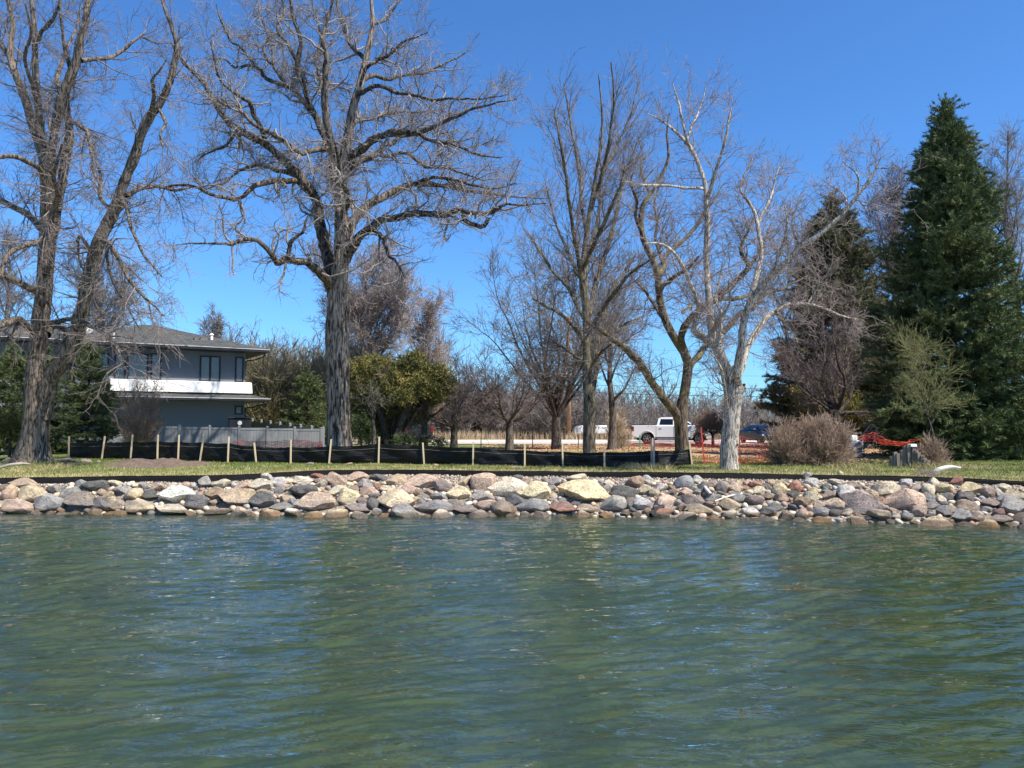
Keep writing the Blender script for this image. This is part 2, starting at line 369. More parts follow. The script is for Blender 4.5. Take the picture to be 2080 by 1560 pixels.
# ------------------------------------------------------------------ road
def road():
    m = simple('road_concrete', (.50,.465,.41), .9, .10, 3)
    m2 = simple('gravel_shoulder', (.47,.38,.29), .95, .3, 12)
    xs = np.arange(-260, 261, 4.); 
    V, Q = grid(xs, np.array([60.5, 72.5]), lambda x, y: gz(x, y, False)+.045)
    tag(link('road', npmesh('road', V, Q), m), 'pale road crossing behind the trees', kind='structure')
    V, Q = grid(xs, np.array([57.3, 60.4]), lambda x, y: gz(x, y, False)+.04)
    tag(link('road_shoulder', npmesh('road_shoulder', V, Q), m2), 'gravel shoulder along the near side of the road', kind='structure')
    mk = simple('road_paint', (.75,.72,.62), .8, .1, 3)
    V, Q = grid(xs, np.array([61.0, 61.25]), lambda x, y: gz(x, y, False)+.052)
    tag(link('road_marking', npmesh('road_marking', V, Q), mk), 'painted edge line of the road', kind='structure')
road()
# ================================================================== TREES
class TB:
    "tube builder: polylines with radii into one mesh"
    def __init__(s): s.V = []; s.Q = []; s.n = 0
    def add(s, Pts, R, S=3):
        Pts = np.asarray(Pts, float); R = np.asarray(R, float)
        if Pts.ndim == 2: Pts = Pts[None]; R = R[None]
        N, K, _ = Pts.shape
        if N == 0: return s
        T = np.gradient(Pts, axis=1); T /= np.linalg.norm(T, axis=2, keepdims=True)+1e-9
        mean = Pts[:, -1]-Pts[:, 0]; ax = np.argmin(np.abs(mean), axis=1)
        ref = np.eye(3)[ax][:, None, :]
        U = np.cross(T, ref); U /= np.linalg.norm(U, axis=2, keepdims=True)+1e-9
        W = np.cross(T, U)
        a = np.arange(S)*2*np.pi/S
        ring = (Pts[:, :, None]+R[:, :, None, None]*(np.cos(a)[None, None, :, None]*U[:, :, None]+np.sin(a)[None, None, :, None]*W[:, :, None]))
        s.V.append(ring.reshape(-1, 3))
        n = np.arange(N)[:, None, None]*K*S; k = np.arange(K-1)[None, :, None]*S; i = np.arange(S)[None, None]; j = (i+1) % S
        q = np.stack([n+k+i, n+k+j, n+k+S+j, n+k+S+i], -1).reshape(-1, 4)+s.n
        s.Q.append(q); s.n += N*K*S
        return s
    def build(s, name, mat, parent, base):
        V = np.concatenate(s.V)-np.asarray(base); Q = np.concatenate(s.Q)
        return link(name, npmesh(name, V, Q), mat, parent)
def spline(pts, K):
    "Catmull-Rom through (x,y,z,r) control points, K samples"
    p = np.asarray(pts, float); n = len(p)
    if n == 2: p = np.array([p[0], (p[0]+p[1])/2, p[1]]); n = 3
    q = np.vstack([2*p[0]-p[1], p, 2*p[-1]-p[-2]])
    seg = np.linalg.norm(np.diff(p[:, :3], axis=0), axis=1); cu = np.concatenate([[0], np.cumsum(seg)])
    t = np.linspace(0, cu[-1], K); i = np.clip(np.searchsorted(cu, t, 'right')-1, 0, n-2); u = ((t-cu[i])/(seg[i]+1e-9))[:, None]
    a, b, c, d = q[i], q[i+1], q[i+2], q[i+3]
    o = .5*((2*b)+(-a+c)*u+(2*a-5*b+4*c-d)*u*u+(-a+3*b-3*c+d)*u**3)
    o[:, 3] = np.maximum(o[:, 3], .004)
    return o[:, :3], o[:, 3]
def grow(rng, P_, R, per_m, L, ang, K=5, ratio=.6, rk=.012, wig=.15, trop=(0, 0, 0), t0=.15, t1=1., taper=.25, Lpow=.0, rmin=.003, flat=0.):
    "spawn children on parent polylines; per_m = children per metre of parent, L=(lo,hi) child length"
    N, K0, _ = P_.shape
    if N == 0: return np.zeros((0, K, 3)), np.zeros((0, K))
    plen = np.linalg.norm(np.diff(P_, axis=1), axis=2).sum(1)
    cnt = rng.poisson(np.maximum(plen*per_m*DENS*(t1-t0), .0)); idx = np.repeat(np.arange(N), cnt); M_ = len(idx)
    if M_ == 0: return np.zeros((0, K, 3)), np.zeros((0, K))
    rmin = rmin*TWIG
    t = rng.uniform(t0, t1, M_); f = t*(K0-1); i = np.minimum(f.astype(int), K0-2); u = (f-i)[:, None]
    base = P_[idx, i]*(1-u)+P_[idx, i+1]*u; pr = R[idx, i]*(1-u[:, 0])+R[idx, i+1]*u[:, 0]
    T = P_[idx, i+1]-P_[idx, i]; T /= np.linalg.norm(T, axis=1, keepdims=True)+1e-9
    rd = rng.normal(size=(M_, 3)); rd[:, 2] *= (1-flat); pp = rd-(rd*T).sum(1, keepdims=True)*T; pp /= np.linalg.norm(pp, axis=1, keepdims=True)+1e-9
    a = np.radians(rng.normal(ang[0], ang[1], M_))[:, None]
    d = np.cos(a)*T+np.sin(a)*pp
    ln = rng.uniform(L[0], L[1], M_)*(1-Lpow*t)
    out = np.zeros((M_, K, 3)); out[:, 0] = base; tr = np.asarray(trop, float)
    for k in range(1, K):
        d = d+rng.normal(size=(M_, 3))*wig+tr; d /= np.linalg.norm(d, axis=1, keepdims=True)+1e-9
        out[:, k] = out[:, k-1]+d*(ln/(K-1))[:, None]
    r0 = np.minimum(pr*ratio, rk*ln+rmin)
    s_ = np.linspace(0, 1, K)[None]
    r = np.maximum(r0[:, None]*(1-(1-taper)*s_), rmin*.8)
    return out, r
def cat(*g):
    K = max(x[0].shape[1] for x in g)
    return np.concatenate([resamp(x[0], K) for x in g]), np.concatenate([resamp(x[1][..., None], K)[..., 0] for x in g])
def resamp(a, K):
    K0 = a.shape[1]
    if K0 == K: return a
    f = np.linspace(0, K0-1, K); i = np.minimum(f.astype(int), K0-2); u = (f-i)[None, :, None]
    return a[:, i]*(1-u)+a[:, i+1]*u
TWIG = 2.0; DENS = 1.5
def rough_limb(rng, p, amp):
    "crooked limb: add low frequency wander, ends kept"
    K = len(p); n = rng.normal(size=(K, 3)); n = (n+np.roll(n, 1, 0)+np.roll(n, -1, 0))/2
    e = np.minimum(np.arange(K), np.arange(K)[::-1]); return p+n*amp*np.clip(e/3, 0, 1)[:, None]

def hero_tree(name, label, d, base_px, trunk, limbs, mats, cat_='tree', seed=1, levels=(), limb_wig=.03, ridges=0, depth_amp=1.2, flare=1., group=None, autoextra=0):
    """trunk: [(px,py,r_px)], limbs: list of [(px,py,dd,r_px)...] in the photo's columns at distance d+dd.
    All pieces become real 3-D tubes; levels = list of dict for grow()."""
    rng = np.random.default_rng(seed)
    b = gp(base_px, d)
    root = empty(name, b, 0, label, cat_, group)
    tp = [tuple(P(x, y, d))+(r*d/F,) for x, y, r in trunk]
    z0 = tp[0][2]
    tp = [(tp[0][0], d, b[2]-.25, tp[0][3]*1.1)]+[t for t in tp]
    pts, rr = spline(tp, 34)
    tb = TB()
    S = 28
    rr = rr*.93
    tb.add(rough_limb(rng, pts, .012), rr, S)
    # root flare buttresses
    V = tb.V[0]
    c = np.repeat(pts, S, 0); a = np.tile(np.arange(S)*2*np.pi/S, len(pts)); hgt = V[:, 2]-b[2]
    k = 1+flare*(.10*np.sin(a*5+seed)+.07*np.sin(a*8+1))*np.clip(1-hgt/.9, 0, 1)+.03*np.sin(a*6+hgt*1.3)+.022*np.sin(a*11-hgt*.8+2)
    if ridges: k = k+ridges*np.sin(a*9+np.sin(hgt*1.7)*1.2)
    tb.V[0] = c+(V-c)*k[:, None]
    tr = tb.build('trunk', mats[-1] if len(mats) > 2 else mats[0], root, b)
    lp = []; lr = []
    for j, lb in enumerate(limbs):
        q = [tuple(P(x, y, d+dd))+(r*d/F,) for x, y, dd, r in lb]
        ln = sum(math.dist(q[i][:3], q[i+1][:3]) for i in range(len(q)-1))
        K = max(10, int(ln/.22)); p, r = spline(q, K)
        p = rough_limb(rng, p, limb_wig); r = r*(1+.10*rng.normal(size=K)*.6)
        p[:, 1] += depth_amp*0.12*np.sin(np.linspace(0, 5, K)+j)*np.clip(np.linspace(0, 3, K), 0, 1)
        TB().add(p, r, 12 if q[0][3] > .08 else 8).build('limb', mats[0], root, b)
        lp.append(resamp(p[None], 36)); lr.append(resamp(r[None, :, None], 36)[..., 0])
    par = (np.concatenate(lp), np.concatenate(lr))
    crown(rng, root, b, par, levels, mats)
    return root
def crown(rng, root, b, par, levels, mats, name='crown'):
    tb = TB(); allp = [par]
    for L in levels:
        L = dict(L); src = L.pop('src', -1); S = L.pop('S', 3)
        pr = allp[src] if not isinstance(src, (list, tuple)) else cat(*[allp[k] for k in src])
        g = grow(rng, pr[0], pr[1], **L); allp.append(g); tb.add(g[0], g[1], S)
    return tb.build(name, mats[1], root, b)

# --------------------------------------------------------------- the oak
def oak():
    d = 31.
    tr = [(690,905,27),(688,880,26),(687,840,25),(687,800,24),(686,740,24),(685,690,26),(686,640,23),(688,600,22),(691,560,19),(695,505,17),(694,450,15),(694,400,13.5),(696,353,13),(703,300,11),(708,270,10),(716,219,9),(727,190,8.4),(737,150,7.5),(746,110,7),(751,80,6),(758,50,5),(754,0,3.5),(752,-60,2)]
    L = [
     [(684,620,0,14),(674,588,.2,14),(668,545,.5,13),(660,505,.8,12.5),(652,467,1,12),(645,425,1.2,11.5),(634,397,1.2,10.5),(602,353,1,9.5),(575,325,.8,8.5),(545,296,.5,8),(498,271,.2,7),(470,250,0,6.5),(444,222,-.3,6),(425,188,-.5,5),(400,155,-.6,4),(372,130,-.8,3),(350,90,-1,2)],
     [(693,460,0,10),(684,390,-.5,9),(676,337,-.9,8.5),(669,280,-1.2,8),(662,230,-1.4,7),(659,188,-1.5,6),(664,130,-1.7,5),(660,80,-1.6,4),(672,30,-1.4,3),(680,-30,-1.2,1.6)],
     [(674,320,-.9,6.5),(655,270,-.4,6.5),(636,229,0,6),(612,200,.5,5.2),(588,178,.8,5),(565,170,1.2,4.4),(545,165,1.5,4),(530,145,1.7,3.6),(505,132,2,3),(481,140,2.2,2.6),(455,120,2.5,2),(420,118,2.8,1)],
     [(650,262,-.3,5),(632,215,-.6,5),(618,180,-.9,5),(605,135,-1.2,5),(613,84,-1.5,4.4),(602,50,-1.7,3.6),(590,10,-2,3),(588,-40,-2.2,2)],
     [(640,405,1.2,8),(615,368,2,7),(590,352,2.5,6),(560,345,3,5),(528,333,3.4,4.6),(500,340,3.8,4),(478,350,4,3),(450,372,4,2.4),(415,385,4,1.2)],
     [(630,392,.8,7.5),(600,368,-.5,6),(560,368,-1.5,5.5),(520,372,-2.4,5),(500,390,-2.8,4.6),(470,402,-3,4),(440,396,-3.3,3.5),(404,380,-3.5,3),(365,375,-3.6,2.2),(325,385,-3.6,1.4)],
     [(680,592,0,12),(668,572,-.4,10),(655,558,-1,8.5),(635,543,-1.6,7.5),(615,530,-2,7),(598,528,-2.3,7),(585,523,-2.5,7),(572,531,-2.7,6.5),(558,534,-3,6),(550,520,-3.2,5),(537,503,-3.4,4.6),(520,487,-3.6,4.4),(505,483,-3.8,4),(490,488,-3.9,3.8),(470,500,-4,3.4),(455,498,-4.1,2.6),(430,494,-4.3,2),(400,495,-4.5,1.6),(360,500,-4.6,.8)],
     [(584,525,-2.5,4.6),(586,505,-2.5,4),(590,488,-2.6,3.8),(605,478,-2.6,3),(618,470,-2.7,2.6),(622,455,-2.7,2.4),(626,440,-2.7,1.4)],
     [(700,530,0,13),(712,503,-.3,11),(728,485,-.7,9),(745,470,-1,8),(763,455,-1.4,7.4),(780,446,-1.7,7),(800,441,-2,7),(837,436,-2.4,6),(870,438,-2.8,5.6),(905,440,-3.2,5.4),(930,432,-3.5,5),(950,432,-3.7,4.4),(975,437,-3.9,4),(999,434,-4,4),(1015,420,-4.2,3),(1035,413,-4.3,2.4),(1070,416,-4.4,1.8),(1110,412,-4.5,1)],
     [(942,430,-3.6,3.6),(942,445,-3.7,4),(955,457,-3.7,4),(972,462,-3.8,4),(985,455,-3.9,4),(992,440,-4,3.6)],
     [(702,500,0,11),(712,465,.6,10),(730,435,1.2,9),(757,412,1.8,8),(780,398,2.2,8),(804,388,2.6,7.6),(825,378,3,6.5),(848,374,3.2,6),(880,374,3.5,5.5),(905,376,3.8,5),(935,382,4,4.6),(965,388,4.3,4),(1000,392,4.5,3),(1033,397,4.6,2.4),(1070,400,4.8,1.6),(1120,402,5,.8)],
     [(830,378,3,4),(870,364,2.8,4),(905,364,2.6,3.6),(940,368,2.4,3),(972,378,2.2,2.6),(1010,380,2,1.8),(1050,372,1.8,1)],
     [(706,345,0,9),(718,318,-.5,9),(737,300,-1,8),(755,288,-1.4,7.6),(775,275,-1.8,7),(804,264,-2.2,6.6),(825,266,-2.6,6),(848,268,-2.8,5),(868,262,-3,4.6),(888,252,-3.2,4),(910,240,-3.4,3.4),(939,232,-3.6,2.8),(970,220,-3.8,2.2),(1006,212,-4,1.6),(1050,205,-4.2,.8)],
     [(846,268,-2.8,3.6),(870,280,-3.2,3.6),(888,284,-3.4,3.4),(915,288,-3.6,3),(939,303,-3.8,2.6),(965,315,-4,2.2),(1000,322,-4.2,1.4),(1020,322,-4.3,1)],
     [(706,355,0,8),(722,335,.6,7),(742,320,1.2,6.4),(763,313,1.6,6),(775,305,1.8,6),(778,294,2,5.5),(795,294,2.3,5),(814,280,2.6,4.6),(840,276,3,4),(870,262,3.3,3),(900,270,3.6,2),(930,262,3.8,1)],
     [(770,313,1.6,4.6),(785,318,1.8,4),(805,311,2,4),(827,312,2.2,4),(840,322,2.4,4),(854,333,2.5,4),(865,342,2.6,3.6),(878,340,2.7,3),(900,343,2.9,2.6),(939,353,3.2,2.4),(975,362,3.4,1.6),(1010,362,3.6,1)],
     [(734,165,0,5.6),(755,158,.5,5),(787,164,1,4.6),(815,156,1.4,4),(848,148,1.8,4),(870,145,2,3.4),(888,133,2.2,2.8),(915,120,2.4,2),(945,105,2.6,1)],
     [(728,190,0,5),(748,185,-.8,4.6),(775,178,-1.4,4),(805,186,-1.9,3.6),(838,190,-2.3,3.2),(870,200,-2.7,3),(905,196,-3,2.6),(940,200,-3.3,2),(975,198,-3.6,1.6),(1030,192,-4,.8)],
     [(746,125,0,4.6),(728,108,.6,4.4),(715,92,1,4.2),(703,71,1.4,4),(696,50,1.8,3),(688,20,2,2.6),(686,-30,2.2,1.6)],
     [(672,300,-1,5),(640,302,-1.8,5),(610,308,-2.4,5),(590,297,-2.8,4.8),(562,280,-3.2,4.6),(535,262,-3.5,4),(511,249,-3.8,3.6),(490,230,-4,3),(450,212,-4.2,2.4),(415,205,-4.4,1.4)],
     [(758,48,0,3.4),(775,42,.4,3),(792,32,.8,2.6),(806,15,1.2,2),(822,-10,1.5,1.4)],
     [(752,470,-1,4.6),(766,472,-1.6,4),(780,484,-2,4),(784,505,-2.2,3.6),(790,522,-2.4,3.2),(805,530,-2.6,2.6),(815,545,-2.8,2),(822,565,-2.9,1)],
     [(712,250,0,5.5),(735,246,2.0,5),(765,240,3.4,4),(800,228,4.4,3.2),(840,225,5,2.6),(880,222,5.4,1.6),(925,230,5.8,.8)],
     [(664,215,-1.4,4.5),(648,150,.5,4),(640,110,1.8,3.6),(650,70,2.6,3),(640,30,3.2,2),(630,-20,3.6,1)],
     [(545,296,.5,5),(520,240,-1,4.4),(500,205,-2,4),(480,190,-2.5,3.4),(455,170,-3,2.6),(440,140,-3.4,2),(430,90,-3.6,1)],
     [(498,271,.2,4),(470,278,1,3.4),(450,300,1.6,3),(430,310,2,2.2),(400,330,2.4,1)],
     [(690,440,0,7),(700,420,-2,6),(706,395,-3.6,5),(690,370,-5,4),(694,330,-6,3),(680,290,-7,1.4)],
     [(692,400,0,7),(680,380,2,6),(670,340,4,5),(690,300,5.4,4),(710,250,6.5,2.4),(716,200,7.4,1)],
     [(588,178,.8,4),(560,140,1.2,3.6),(540,110,1.4,3.2),(545,70,1.6,3),(530,40,1.8,2),(520,-10,2,1)],
     [(606,135,-1.2,3.6),(590,95,-1,3.4),(572,80,-.8,3),(560,50,-.5,2.6),(575,20,-.3,2),(568,-20,0,1)],
     [(518,135,1.9,3),(490,95,2,2.6),(470,85,2,2.4),(450,50,2,2),(440,10,2,1)],
     [(742,140,0,4),(765,120,-1,3.6),(790,108,-1.8,3.2),(815,85,-2.4,2.4),(845,78,-2.8,1.4),(870,70,-3,.8)],
    ]
    lv = [dict(per_m=2.4, L=(.8, 2.8), ang=(52, 18), K=10, ratio=.65, rk=.021, wig=.30, trop=(0, 0, .03), t0=.12, Lpow=.35, S=4, flat=.15),
          dict(per_m=3.6, L=(.3, 1.0), ang=(50, 18), K=5, ratio=.6, rk=.012, wig=.28, trop=(0, 0, .03), t0=.1, rmin=.0042),
          dict(per_m=4.6, L=(.14, .5), ang=(45, 18), K=4, ratio=.7, rk=.008, wig=.25, trop=(0, 0, .02), t0=.1, rmin=.0034),
          dict(src=0, per_m=2.2, L=(.25, .9), ang=(60, 18), K=5, ratio=.35, rk=.009, wig=.28, t0=.05, rmin=.0045)]
    hero_tree('oak_tree', 'huge bare oak with thick furrowed trunk and crooked spreading limbs behind the black silt fence', d, 690, tr, L, (B_['oak'], T_['oak'], B_['oak_lit']), seed=3, levels=lv, limb_wig=.035, ridges=.035)
oak()
# --------------------------------------------------------------- big ash on the left
def ash():
    d = 28.
    tr = [(64,938,44),(66,925,36),(69,900,30),(72,870,28),(76,835,26),(76,795,24),(74,770,20),(77,710,18),(83,650,18),(89,600,17),(92,550,16),(97,500,16.5),(99,460,17),(98,420,16),(96,385,14),(91,340,12),(86,300,9),(82,260,8),(77,210,7.6),(72,150,7),(71,81,6),(66,20,5),(60,-40,3)]
    L = [
     [(88,850,0,17),(92,815,-.1,17),(98,785,-.2,16),(107,765,-.3,15),(123,738,-.5,14.4),(142,707,-.6,14),(155,675,-.7,13.6),(163,640,-.8,13.4),(172,590,-1,13.2),(181,545,-1,13),(189,515,-1,13),(200,480,-1.1,12),(217,445,-1.1,11.5),(238,412,-1.2,11),(246,385,-1.2,10),(262,345,-1.3,9.6),(283,291,-1.4,9),(302,242,-1.4,8.6),(318,222,-1.5,8.6),(333,203,-1.5,7),(347,172,-1.6,6.6),(357,135,-1.6,5.6),(361,95,-1.7,4.6),(352,60,-1.8,4),(338,20,-1.9,3),(330,-30,-2,2)],
     [(94,350,0,10),(80,300,.4,10),(66,255,.7,9.6),(54,210,1,9),(40,165,1.2,8),(28,125,1.4,7.6),(28,90,1.5,6),(33,50,1.5,5),(22,15,1.5,4),(12,-30,1.5,3)],
     [(28,125,1.4,6),(12,105,1.6,5.4),(0,80,1.8,4.6),(-20,50,2,3)],
     [(100,345,0,9),(108,300,-.4,8),(116,262,-.6,8),(124,225,-.8,8.6),(131,195,-.9,9),(143,170,-1,9),(152,148,-1,8.6),(160,108,-1.1,8),(163,75,-1.2,7),(170,40,-1.2,6.4),(174,0,-1.2,5),(176,-40,-1.2,4)],
     [(108,480,0,9),(116,445,.3,9),(126,385,.5,8.4),(135,330,.6,8.4),(142,285,.6,8.6),(139,250,.6,7.6),(134,215,.3,7),(133,180,-.2,6),(140,150,-.6,5),(130,100,-.8,3.6),(122,50,-1,2.6),(120,-10,-1,1.5)],
     [(94,440,0,6),(80,350,-1.4,5),(50,326,-2.4,4.6),(20,318,-3,4),(-20,325,-3.4,2.6)],
     [(88,470,0,8),(60,440,1,7),(30,422,1.6,6.4),(0,408,2,5.6),(-30,398,2.4,4)],
     [(92,482,0,6),(70,492,-1,5),(45,502,-1.6,4.6),(25,515,-2,4),(11,551,-2.2,4),(5,565,-2.4,3.6),(-20,575,-2.6,2.4)],
     [(76,592,0,7),(55,584,-.6,6),(35,572,-1.2,6),(16,560,-1.6,6),(2,545,-2,5),(-20,535,-2.3,4)],
     [(72,680,0,8),(58,662,-.8,7),(45,648,-1.4,6.6),(32,648,-2,6),(15,654,-2.6,5.6),(-10,662,-3,5)],
     [(60,664,-.8,5),(40,660,-1.4,4),(22,678,-1.8,3.6),(0,692,-2.2,3)],
     [(94,680,0,9),(104,662,.6,9),(115,653,1,6),(135,648,1.4,5),(155,652,1.8,4),(175,668,2,3)],
     [(112,660,1,4.6),(125,668,.8,4),(132,682,.5,3.4),(134,695,.3,2)],
     [(170,655,-.8,4.6),(185,662,-1.6,4),(200,670,-2.2,4),(215,680,-2.6,3.6),(232,695,-3,3),(245,715,-3.2,2.4),(252,742,-3.4,1.4)],
     [(198,484,-1.1,5),(212,490,-1.8,4.6),(224,496,-2.3,4),(240,520,-2.7,3.6),(256,548,-3,3.4),(275,580,-3.2,3),(296,604,-3.4,2.4),(318,625,-3.6,1.6),(332,642,-3.7,1)],
     [(216,492,-1.8,3),(222,540,-2.2,2.8),(240,585,-2.4,2.4),(262,630,-2.6,2),(280,668,-2.7,1)],
     [(248,405,-1.2,4),(262,430,-2,3.6),(272,470,-2.6,3.2),(283,500,-3,2.8),(300,530,-3.2,2.2),(325,560,-3.4,1.2)],
     [(256,400,-1.2,6),(275,390,-.4,5),(296,380,.4,4.6),(325,376,1,4),(355,384,1.6,3.2),(390,378,2,2.2),(430,385,2.4,1)],
     [(144,250,.6,4),(158,253,-.2,4),(172,264,-.8,3.6),(178,285,-1.2,3.4),(181,310,-1.5,3),(190,345,-1.8,2.6),(206,378,-2,2),(210,405,-2.2,1)],
     [(166,124,-1.1,4.4),(185,118,-.6,4),(202,117,-.2,4),(225,112,.2,3.6),(250,98,.5,3.4),(268,86,.7,3),(290,78,1,2.6),(320,92,1.2,1.6),(350,90,1.5,.8)],
     [(299,246,-1.4,4.6),(306,215,-2,4),(315,188,-2.4,3.6),(313,165,-2.6,3),(325,150,-2.8,2),(340,120,-3,1)],
     [(228,430,-1.1,4),(205,400,-.4,3.6),(208,360,0,3),(195,320,.4,2),(185,280,.6,1)],
     [(130,205,-.9,5),(120,175,.4,4.6),(126,140,1.2,4),(133,100,1.8,3.4),(150,60,2.2,2.6),(160,10,2.4,1.4)],
     [(78,85,0,4),(92,60,-.8,4),(104,35,-1.2,3.4),(115,5,-1.5,2.4),(125,-30,-1.7,1.6)],
     [(75,205,0,4),(60,160,-1.2,4),(45,110,-2,3.4),(60,60,-2.6,2.4),(56,10,-3,1.2)],
     [(322,218,-1.5,3.6),(332,245,-2,3),(326,270,-2.2,2.4),(335,300,-2.4,1.4)],
     [(186,520,-1,4),(172,495,-.2,3.6),(165,480,.2,3),(163,510,.4,2.4),(166,545,.5,1.4)],
     [(90,350,0,6),(96,320,2,5),(110,280,3.4,4),(98,230,4.4,3),(105,170,5,2)],
     [(98,470,0,6),(110,440,-2,5),(118,400,-3.5,4),(108,350,-4.6,3),(120,290,-5.4,1.6)],
    ]
    lv = [dict(per_m=2.3, L=(.8, 2.4), ang=(48, 16), K=8, ratio=.45, rk=.012, wig=.15, trop=(0, 0, -.02), t0=.1, Lpow=.3, S=4),
          dict(per_m=3.2, L=(.4, 1.1), ang=(42, 16), K=6, ratio=.55, rk=.0085, wig=.15, trop=(0, 0, -.02), t0=.1, rmin=.0038),
          dict(per_m=3.6, L=(.2, .55), ang=(38, 14), K=4, ratio=.6, rk=.006, wig=.12, trop=(0, 0, .0), t0=.1, rmin=.0032),
          dict(src=0, per_m=1.2, L=(.3, .9), ang=(58, 18), K=5, ratio=.25, rk=.008, wig=.2, t0=.03, rmin=.004)]
    hero_tree('ash_tree', 'bare tree at the left with two big trunks forking from one flared base', d, 64, tr, L, (B_['ash'], T_['ash']), seed=7, levels=lv, limb_wig=.018)
ash()
# --------------------------------------------------------------- maple in the middle
def maple():
    d = 30.
    tr = [(1197,915,14),(1197,880,13),(1197,820,12.4),(1195,760,11.4),(1192,700,9.4),(1191,652,8.4),(1188,594,7.6),(1185,536,6.8),(1190,485,6),(1198,430,5),(1207,380,4.2),(1214,331,3.6),(1222,280,3),(1222,220,2.4),(1216,150,1.2)]
    L = [
     [(1203,800,0,6),(1210,756,.3,5.6),(1214,724,.5,5),(1212,698,.8,4.6),(1222,655,1.2,4),(1240,600,1.8,3.4),(1262,560,2.4,2.6),(1290,520,3,1.6)],
     [(1191,655,0,5),(1175,625,.5,4.6),(1160,594,1,4.2),(1142,570,1.4,3.6),(1120,548,1.8,3),(1092,505,2.2,2.2),(1070,470,2.6,1)],
     [(1187,620,0,5),(1180,560,-.6,5),(1172,508,-1,4.4),(1164,470,-1.4,4),(1156,420,-1.8,3.4),(1148,350,-2.2,3),(1136,280,-2.6,2.4),(1126,220,-2.8,1.4)],
     [(1197,640,0,5),(1208,590,.6,5),(1222,540,1,4.6),(1236,495,1.4,4),(1248,450,1.8,3.6),(1262,390,2.2,3),(1280,330,2.6,2.4),(1302,270,3,1.2)],
     [(1199,670,0,4.6),(1225,625,-1,4),(1252,588,-1.8,3.6),(1278,558,-2.4,3),(1310,535,-3,2.2),(1345,510,-3.4,1)],
     [(1192,480,0,4),(1182,420,.8,3.8),(1178,360,1.4,3.4),(1170,300,1.8,3),(1156,230,2.2,2.2),(1145,170,2.4,1)],
     [(1201,425,0,4),(1218,370,-.8,3.6),(1234,310,-1.4,3),(1242,250,-1.8,2.4),(1246,190,-2,1.8),(1240,130,-2.2,1)],
     [(1205,395,0,3.6),(1230,340,1.2,3),(1256,290,2,2.6),(1280,235,2.6,2),(1296,170,3,1)],
     [(1189,560,0,4.4),(1200,500,1.6,4),(1215,440,2.6,3.4),(1220,370,3.4,2.6),(1236,290,4,1.4)],
     [(1190,700,0,4.6),(1168,668,-1.2,4),(1140,640,-2.2,3.4),(1112,622,-3,2.6),(1082,605,-3.6,1.4)],
     [(1196,730,0,4.4),(1222,700,1.4,4),(1245,672,2.4,3.2),(1275,655,3.2,2.4),(1310,640,3.8,1.2)],
     [(1187,580,0,4.4),(1165,540,2,4),(1145,490,3.2,3.4),(1125,440,4,2.6),(1110,380,4.6,1.4)],
     [(1188,540,0,4.4),(1205,500,-2,4),(1228,450,-3.2,3.4),(1250,400,-4,2.6),(1270,340,-4.6,1.4)],
     [(1193,740,0,4),(1165,720,1.6,3.4),(1135,700,2.8,2.8),(1105,690,3.8,1.6)],
     [(1198,760,0,3.4),(1205,735,-1.6,3),(1222,715,-3,2.6),(1240,700,-4,1.6)],
    ]
    lv = [dict(per_m=3.0, L=(.9, 2.6), ang=(32, 10), K=8, ratio=.55, rk=.010, wig=.09, trop=(0, 0, .03), t0=.08, Lpow=.4, S=4),
          dict(per_m=3.4, L=(.3, 1.1), ang=(34, 10), K=5, ratio=.6, rk=.0075, wig=.09, trop=(0, 0, .03), t0=.1, rmin=.0036),
          dict(per_m=3.2, L=(.15, .45), ang=(34, 10), K=4, ratio=.6, rk=.006, wig=.09, trop=(0, 0, .03), t0=.1, rmin=.0032)]
    hero_tree('maple_tree', 'tall slender bare tree with straight trunk and upswept branches left of the white pickup', d, 1197, tr, L, (B_['maple'], T_['maple']), seed=11, levels=lv, limb_wig=.012)
maple()
